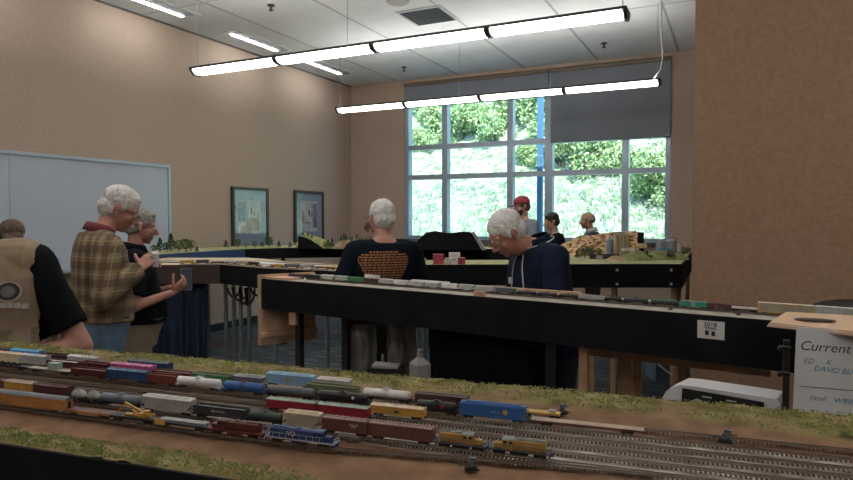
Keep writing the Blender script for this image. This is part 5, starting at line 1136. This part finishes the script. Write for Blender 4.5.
# red and white boxes on nearer green strip
def blk(name, px0, px1, py0, py1, dep, m, label, cat, th=.06, grp=None):
    a, b_ = PD(px0, py1, dep), PD(px1, py0, dep); w_ = (PD(px1,py1,dep)-a).length; h_ = b_.z-a.z; k = MB(); k.box((0,0,h_/2), (w_,th,h_)); o = k.build(name, m, None, ((a.x+b_.x)/2, (a.y+b_.y)/2, a.z), (0,0,YAW)); return tag(o, label, cat, grp)
blk('red_carton', 433,444,254,264.3,5.25, mat('red_print', (.35,.05,.07), .6, var=.5, scale=40), 'red patterned carton at the left of the group on the green strip', 'carton')
blk('white_carton', 449,460,252.5,262,5.38, c['white'], 'white box standing upright in the middle of the small group on the green strip', 'carton')
blk('pale_carton', 445,457,258,264.3,5.22, mat('pale_print', (.48,.45,.42), .6, var=.4, scale=40), 'low pale printed box between the two red boxes on the green strip', 'carton')
blk('red_carton', 458,465,257.5,264.3,5.24, mat('red_print', (.35,.05,.07), .6), 'small red box at the right of the group on the green strip', 'carton')
for px, lb in ((420.5,'left'),(425,'right')): 
    p = PD(px,262,5.35); k = MB(); k.cyl((0,0,0), (0,0,.03), .012, n=12); k.cyl((0,0,.03), (0,0,.042), .006, n=8); tag(k.build('small_bottle', c['silver'], None, (p.x,p.y,TZ)), '%s one of two tiny grey bottles left of the red carton' % lb, 'bottle')
for px0, px1 in ((491,500),): blk('white_strip', 491,500,256.5,258.5,7.9, c['white'], 'short white strip on the far module right of the black hill', 'strip')
# water-blue road on the far module right part
blk('blue_strip', 560,604,256,259,6.6, mat('pale_blue', (.28,.42,.48), .4), 'pale blue strip crossing the far module left of the silos', 'strip', .05)
# --- T7: canyon backdrop, silos, tanks, hills
mcan = bpy.data.materials.new('canyon_rock'); mcan.use_nodes = True; n = mcan.node_tree.nodes; l = mcan.node_tree.links; b = n['Principled BSDF']; b.inputs['Roughness'].default_value = .95
tc = n.new('ShaderNodeTexCoord'); nz = n.new('ShaderNodeTexNoise'); nz.inputs['Scale'].default_value = 24; nz.inputs['Detail'].default_value = 3; r = n.new('ShaderNodeValToRGB'); e = r.color_ramp.elements
mp = n.new('ShaderNodeMapping'); mp.inputs['Scale'].default_value = (1,1,2.2); l.new(tc.outputs['Object'], mp.inputs[0])
e[0].position = .40; e[0].color = (.10,.065,.03,1); e[1].position = .54; e[1].color = (.62,.43,.24,1); x = e.new(.46); x.color = (.36,.18,.09,1); l.new(mp.outputs[0], nz.inputs['Vector']); l.new(nz.outputs['Fac'], r.inputs[0]); l.new(r.outputs[0], b.inputs['Base Color'])
ridge('canyon_rock', 'sandy canyon rock face with dark shrubs in front of the balding man', 'model canyon', [556,562,570,578,588,598,606,613,622,630,637], [250,245,241,237,235,234,233,232,231.5,231,231], 256, 6.55, 6.35, mcan, rough=.05, thick=.35, nseg=90)
blk('dark_end_board', 636,638,232,253,6.5, Mfas, 'dark vertical end board at the right side of the canyon rock', 'board', .35)
def silo(px0, px1, py0, py1, dep, m, label, rows=1, cone=False, roof=None, cat='model silo', nm='model_silo'):
    a, b_ = PD(px0, py1, dep), PD(px1, py1, dep); w_ = (b_-a).length; a.z = TZ; h_ = PD(px0, py0, dep).z-a.z; t = thing(nm, label, cat, ((a.x+b_.x)/2, (a.y+b_.y)/2, a.z), YAW)
    k = MB(); r_ = w_/rows/2
    for i in range(rows):
        for j in range(2 if rows > 1 else 1): k.cyl((-w_/2+r_*(2*i+1), j*r_*2, 0), (-w_/2+r_*(2*i+1), j*r_*2, h_*(.82 if cone else 1)), r_, n=20)
    k.build('drum', m, t); k = MB()
    if cone: k.cyl((0,0,h_*.82), (0,0,h_), r_, r_*.15, 20)
    elif rows > 1: k.box((0,r_,h_+.008), (w_*.98,r_*3.2,.016)); k.box((0,r_,h_+.026), (w_*.4,r_*1.4,.022))
    else: k.ell((0,0,h_), (r_,r_,r_*.35))
    k.build('roof', roof or m, t); k = MB()
    for z in (h_*.25,h_*.5,h_*.75):
        if rows == 1: k.cyl((0,0,z), (0,0,z+.003), r_*1.02, n=20)
        else: k.box((0,r_,z), (w_*.9,r_*3.9,.002))
    k.build('hoops', roof or m, t); return t
silo(606,613,236,253,6.05, mat('silo_bluegrey', (.22,.26,.32), .5), 'tall blue-grey model silo with a pointed top', cone=True)
silo(614.5,629,236,252,6.0, mat('silo_tan', (.42,.34,.23), .7), 'row of tall tan concrete model grain silos', 4, roof=mat('silo_roof', (.35,.34,.30), .7))
silo(656,665,241,249,6.25, mat('tank_grey', (.27,.29,.32), .5), 'left one of the two squat grey model storage tanks', cat='model storage tank', nm='model_storage_tank')
silo(666,676.5,241,249,6.25, shade('tank_grey'), 'right one of the two squat grey model storage tanks', cat='model storage tank', nm='model_storage_tank')
silo(677.5,681.5,243.5,249,6.1, mat('tank_pale', (.42,.36,.38), .5), 'small pale model storage tank at the right end of the tank row', cat='model storage tank', nm='model_storage_tank')
k = MB(); a = PD(675,249,6.35); k.tube([V((a.x,a.y,TZ)), a+V((0,0,.12))], .006); k.tube([a+V((-.05,0,.10)), a+V((.03,0,.10))], .004); tag(k.build('purple_mast', mat('purple', (.25,.10,.28), .6)), 'thin purple mast behind the squat storage tanks', 'mast')
blk('blue_shed', 657,669,248,250.5,5.95, mat('shed_blue', (.08,.30,.52), .5), 'low bright blue model shed below the squat storage tanks', 'model building', .05)
blk('white_shed', 638,646,243.5,248,6.3, c['cream'], 'cream model shed with a pale roof between the canyon and the storage tanks', 'model building', .06)
blk('white_shed', 622,634,248,251,5.8, c['white'], 'low white model shed in front of the tan grain silos', 'model building', .05)
blk('dark_bridge', 590,618,254,260,5.9, mat('dark_teal_wall', (.03,.04,.05), .7), 'dark model retaining wall below the blue-grey silo', 'model wall', .06)
blk('stone_pier', 597,602,255.5,260.5,5.8, c['grey'], 'small grey stone pier in front of the dark retaining wall', 'model pier', .04)
Mg2 = mat('hill_green', (.12,.15,.05), .95, c2=(.22,.24,.09), scale=30, bump=.6)
ridge('model_hill', 'dark green model hill right of the white shed at the front of the deep module', 'model hill', [623,627,632,638,645,649], [258,253,251,251,252,258], 261, 5.75, 5.75, Mg2, thick=.3)
ridge('model_hill', 'long green model hill at the right front of the deep module', 'model hill', [648,655,663,672,680,684], [257,251.5,250.5,251,252,254], 262, 5.8, 5.9, Mg2, thick=.3)
for i, (px, py, h, kd) in enumerate(((585,258,13,2),(590,257,10,2),(580,259,8,3),(598,256,8,2),(634,251,9,3),(640,250,7,2),(647,258,8,0),(671,258,9,2),(668,257,7,0),(684,250,9,3),(688,250,8,2),(682,251,8,3),(577,258,8,0),(651,260,5,2),(644,244,5,3))):
    d_ = {684:6.3,688:6.4,682:6.2,634:6.15,640:6.1,644:6.3}.get(px, 5.95 if px < 600 else 5.75); p = PD(px, py, d_); tree(V((p.x, p.y, max(TZ, p.z-.01) if d_ < 6 else TZ)), h/634*d_, kd, 'model bush or tree on the deep module with the silos', 'model trees on the deep module')
# sand pile
ridge('sand_pile', 'small tan sand pile in front of the tan grain silos', 'sand pile', [606,611,616,621,626], [260,257,256,258,260.5], 261, 5.5, 5.5, mat('sand', (.45,.35,.22), .9), thick=.12, nseg=20)

# ------------------------------------------------------------------ under and around the long module
# white printer behind the near module
p0 = PZ(662,392,1.03)
# manila boards and whiteboard sheet at right
t = thing('white_sign_sheet', 'white sheet with handwritten list hanging at the right edge of the photo', 'sign', (0,0,0))
Q = [PD(x, y, dd) for x, y, dd in ((795,328,1.98),(789,413,1.98),(903,426,1.90),(903,336,1.90))]
cen = (Q[0]+Q[2])/2; ex = (Q[3]-Q[0]).normalized(); ey = ((Q[0]-Q[1])); ey = (ey-ex*ey.dot(ex)).normalized(); ez = ex.cross(ey); wS, hS = (Q[3]-Q[0]).length, (Q[0]-Q[1]).length+.05
t.matrix_world = Matrix.Translation(cen) @ Matrix((ex, ey, ez)).transposed().to_4x4(); t.location = cen; t.rotation_euler = Matrix((ex, ey, ez)).transposed().to_euler()
k = MB(); k.box((0,-.02,-.003), (wS,hS,.006)); k.build('sheet', mat('sheet_white', (.66,.66,.67), .4), t)
Mbk = mat('marker_black', (.04,.04,.05), .5); Mbl = mat('marker_blue', (.05,.27,.40), .5)
def on_sheet(txt, px, py, size, m, rz=-.06):
    # real position on the sheet
    d = ray(px, py); al = (cen-C0).dot(ez)/d.dot(ez); q = C0+d*al-cen; o = link('lettering', text_mesh(txt, size, m, bold=-.0002, shear=.25), t); o.location = (q.dot(ex), q.dot(ey), .001); o.rotation_euler = (0,0,rz)
on_sheet('Current', 824.5,347.5,.042,Mbk,.0); on_sheet('ED', 808.5,361,.023,Mbl,.0); on_sheet('K', 828.5,362.5,.024,Mbl,.0); on_sheet('DAVID BUTZ', 838,371,.023,Mbl,-.02); on_sheet('(mail   WRR.20', 836,400.5,.0235,Mbl,-.02)
k = MB(); a, b_ = [(lambda d: (C0+d*((cen-C0).dot(ez)/d.dot(ez))-cen))(ray(x,y)) for x, y in ((800,386),(870,392))]
k.bar((a.dot(ex),a.dot(ey),.001), (b_.dot(ex),b_.dot(ey),.001), .0015, .0015); k.build('ruled_line', Mbk, t)
Mman = mat('manila', (.66,.46,.31), .7, var=.04); Mman2 = mat('pink_card', (.58,.36,.27), .7)
ztop = PD(767,322,2.05).z
zt = 1.275
cz = [PZ(767,323,zt), PZ(784,312.5,zt), PZ(905,319,zt), PZ(905,338,zt)]
for i, (m, nm, lb) in enumerate(((Mman2,'pink_card','pinkish stiff card under the manila board, above the hanging white sheet'),(mat('pale_card', (.62,.52,.42), .7),'pale_card','pale stiff card between the pinkish card and the manila board'),(Mman,'manila_board','manila board lying on top above the hanging white sheet'))):
    k = MB(); off = [V((.004*i,.004*i,0)) for _ in range(4)]; k.rings([[p+off[j]+V((0,0,-.012+.005*i)) for j, p in enumerate(cz)], [p+off[j]+V((0,0,-.008+.005*i)) for j, p in enumerate(cz)]], sm=False); tag(k.build(nm, m), lb, 'card')
k = MB(); p = PZ(815,320,zt+.008); k.ell(p, (.062,.018,.006), Rz(.05)); tag(k.build('black_marker_pouch', mat('dark_brown_case', (.05,.04,.035), .5)), 'flat dark oval case lying on the manila board', 'case')
# easel post holding the sheet: black, with clamps
t = thing('black_easel', 'black easel post with knobs at the left edge of the hanging white sheet', 'easel', PD(785,330,1.97)*1)
q0 = PD(787,330,1.97); t.location = (q0.x,q0.y,0)
k = MB(); k.box((0,0,.62), (.018,.022,1.24)); k.build('post', Mblk, t);
for z_ in (PD(783,347,1.97).z, PD(782,373,1.97).z): k = MB(); k.cyl((-.020,-.01,z_), (.01,-.01,z_), .006, n=10); k.ell((-.018,-.01,z_-.004), (.008,.008,.009)); k.build('knob', Mblk, t)
k = MB(); k.box((0,0,.015), (.3,.4,.03)); k.build('foot', Mblk, t)
# white printer on a small stand
zp = .985
A_, B_, D_ = PZ(656,392,zp), PZ(784,409,zp), PZ(684,379,zp)
ex_ = (B_-A_).normalized(); rz = math.atan2(ex_.y, ex_.x); Lp = .50
rz = -.20; p0 = PD(718,420,2.12); PB = .788; t = thing('white_printer', 'white printer with dark recessed front strip behind the near yard module', 'printer', (p0.x, p0.y, PB), rz)
Mpw = mat('printer_white', (.62,.62,.63), .4); Mpg = mat('printer_grey', (.20,.20,.20), .45); Mpd = mat('printer_dark', (.015,.016,.017), .3)
hz = .262; k = MB(); w2 = .185
k.prism([(-w2,0),(-w2,hz*.72),(-w2+.02,hz*.88),(-w2+.065,hz*.99),(-w2+.11,hz),(w2-.01,hz),(w2,hz-.012),(w2,0)], 'y', -.02, .10); k.build('housing', Mpw, t)
k = MB(); k.prism([(-w2,0),(-w2,hz*.55),(-w2+.1,hz*.70),(w2-.06,hz*.70),(w2-.06,0)], 'y', -.09, -.02); k.build('front_cover', mat('printer_grey_light', (.42,.42,.42), .4), t)
k = MB(); k.box((.015,-.022,hz*.865), (.25,.008,.045), Ry(.02)); dp = k.build('recessed_strip', Mpd, t)
k = MB(); [k.box((x,-.0275,hz*.895), (.03,.002,.004)) for x in (-.03,.045)]; k.build('strip_text_marks', mat('pale_mark', (.5,.5,.5), .5), dp)
k = MB(); k.prism([(-.165,hz*.62),(-.06,hz*.86),(.02,hz*.76),(.09,hz*.62)], 'y', -.06, -.028); k.build('grey_flap', Mpg, t)
t = thing('printer_stand', 'dark small table under the white printer', 'table', (p0.x, p0.y, 0), rz); k = MB(); k.box((0,.03,PB-.015), (.38,.26,.03)); k.build('tabletop', Mblk, t)
for x in (-.17,.17):
    for y in (-.08,.14): k = MB(); k.box((x,y,(PB-.03)/2), (.03,.03,PB-.03)); k.build('leg', Mblk, t)
# black cloth hanging below the long module
pa, pb = t2(s_at(429,.10),.10), t2(s_at(529,.10),.10)
drape('black cloth hanging below the long module in front of the navy polo man', [(pa.x,pa.y),(pb.x,pb.y)], .42, 1.10, Mblkc, .022, 4.5, 'hanging_cloth', 'cloth')
# folding chair with grey jacket
p = foot_at(388, 3.86); t = thing('folding_chair', 'dark folding chair under the back-turned man, seen below the long module', 'chair', (p[0]-.05, p[1]-.0, 0), YAW+PI)
for x in (-.2,.2):
    k = MB(); k.bar((x,.22,0), (x,-.18,.98), .025, .025); k.build('leg', Mblk, t); k = MB(); k.bar((x*.9,-.22,0), (x*.9,.2,.46), .025, .025); k.build('leg', Mblk, t)
k = MB(); k.box((0,.02,.47), (.42,.40,.035)); k.build('seat', Mblk, t); k = MB(); k.box((0,-.15,.85), (.40,.02,.20), Rx(.35)); k.build('backrest', Mblk, t)
Mjk = mat('grey_jacket', (.17,.165,.155), .9, var=.25, scale=9)
def jack(px0, px1, dep, z0, z1, m, label, seed, name='jacket'):
    k = MB(); P = []; a, b_ = PD(px0, 300, dep), PD(px1, 300, dep); base = V((a.x,a.y,0))
    for i in range(41):
        f = i/40; q = a.lerp(b_, f); row = []
        for j in range(16):
            h_ = j/15; z = z0+(z1-z0)*h_+.03*math.sin(f*7+seed)*(1-h_); w_ = .018*math.sin(f*9+h_*2.5+seed)+.03*noise.noise(V((f*5, h_*4, seed))); sp = 1+.12*(1-h_)
            c_ = (a+b_)/2; row.append(V((c_.x+(q.x-c_.x)*sp, c_.y+(q.y-c_.y)*sp, z))-base-V((FW.x,FW.y,0))*(w_+.05*math.sin(h_*2)))
        P.append(row)
    k.grid(P); o = k.build(name, m, None, base); q = o.modifiers.new('t','SOLIDIFY'); q.thickness = .006; return tag(o, label, 'jacket')
jack(348,376,3.72,.58,1.0,Mjk,'grey jacket hanging in folds under the long module, left half of the pair',1.0)
jack(388,416,3.72,.55,1.0,mat('grey_jacket_light', (.23,.22,.205), .9, var=.2, scale=9),'lighter grey jacket hanging in folds right of the darker one',2.6)
# black device on shelf, jug
t = thing('label_maker', 'black flat device with a pale top standing low under the long module', 'device', PD(388,372,3.45)+V((0,0,-.03)), YAW-.15); k = MB(); k.box((0,0,.03), (.17,.12,.06)); k.build('case', Mblk, t); k = MB(); k.box((-.01,0,.066), (.14,.09,.012), Ry(.05)); k.build('top_panel', c['grey'], t)
q = t.location; tt = thing('black_stool', 'black stool under the flat black device', 'stool', (q.x,q.y,0)); hq = q.z; k = MB(); k.cyl((0,0,hq-.03), (0,0,hq), .14, n=24); k.build('seat', Mblk, tt)
for a in range(4): k = MB(); k.bar((.09*math.cos(a*PI/2+.5),.09*math.sin(a*PI/2+.5),hq-.03), (.15*math.cos(a*PI/2+.5),.15*math.sin(a*PI/2+.5),0), .02, .02); k.build('leg', Mblk, tt)
q = PD(420,373,3.2); t = thing('grey_jug', 'grey square-shouldered jug under the long module beside the black cloth', 'jug', (q.x,q.y,q.z-.08), YAW+.5); t.scale = (.8,.8,.8); Mjg = mat('jug_grey', (.24,.23,.22), .6)
k = MB(); w_ = .05; k.rings([[V((x*s_,y*s_,z)) for x, y in ((-w_,-w_),(w_,-w_),(w_,w_),(-w_,w_))] for s_, z in ((1,0),(1,.16),(.3,.20),(.3,.23))], sm=False); k.build('body', Mjg, t); k = MB(); k.cyl((0,0,.23), (0,0,.25), .018, n=12); k.build('cap', Mjg, t)
hq = q.z-.08; tt = thing('plant_stand', 'narrow dark stand under the grey jug', 'stand', (q.x,q.y,0)); k = MB(); k.box((0,0,hq-.01), (.16,.16,.02)); k.build('top', Mblk, tt)
for x, y in ((-.07,-.07),(.07,-.07),(.07,.07),(-.07,.07)): k = MB(); k.box((x,y,(hq-.02)/2), (.015,.015,hq-.02)); k.build('leg', Mblk, tt)
for px in (420,425.5): q = PD(px,330,4.3); k = MB(); k.cyl((0,0,0), (0,0,1.02), .014, n=10); tag(k.build('steel_pipe', Mpipe, None, (q.x,q.y,0)), 'upright steel pipe seen under the long module above the grey jug', 'pipe', 'upright pipes above the grey jug')
# loose white cords under the right part
for i, (pts, lb) in enumerate(((((571,364),(582,362),(594,353),(599,348)),'thin white cord sagging left of the pine legs'),(((613,349),(617,360),(621,374),(624,378),(630,377),(634,368)),'thin white cord looping past the slanting pine brace'),(((650,354),(658,364),(666,371),(673,375)),'thin white cord running down right of the pine legs'))):
    k = MB(); k.tube([PD(x, y, 3.5) for x, y in pts], .004, 6); tag(k.build('loose_cable', mat('cord_white', (.6,.6,.6), .5)), lb, 'cord')
# clutter on the floor far right
q = PZ(672,369,0); t = thing('storage_crate', 'pale blue-grey storage crate on the carpet below the deep module', 'crate', PD(673,350,6.4)*1, YAW); t.location.z = 0; k = MB(); k.box((0,0,.14), (.45,.3,.28)); k.build('body', mat('crate_blue', (.16,.22,.28), .6), t); k = MB(); k.box((0,0,.29), (.48,.33,.03)); k.build('lid', mat('crate_lid', (.35,.36,.36), .6), t)

bpy.data.scenes.remove(BENCH)
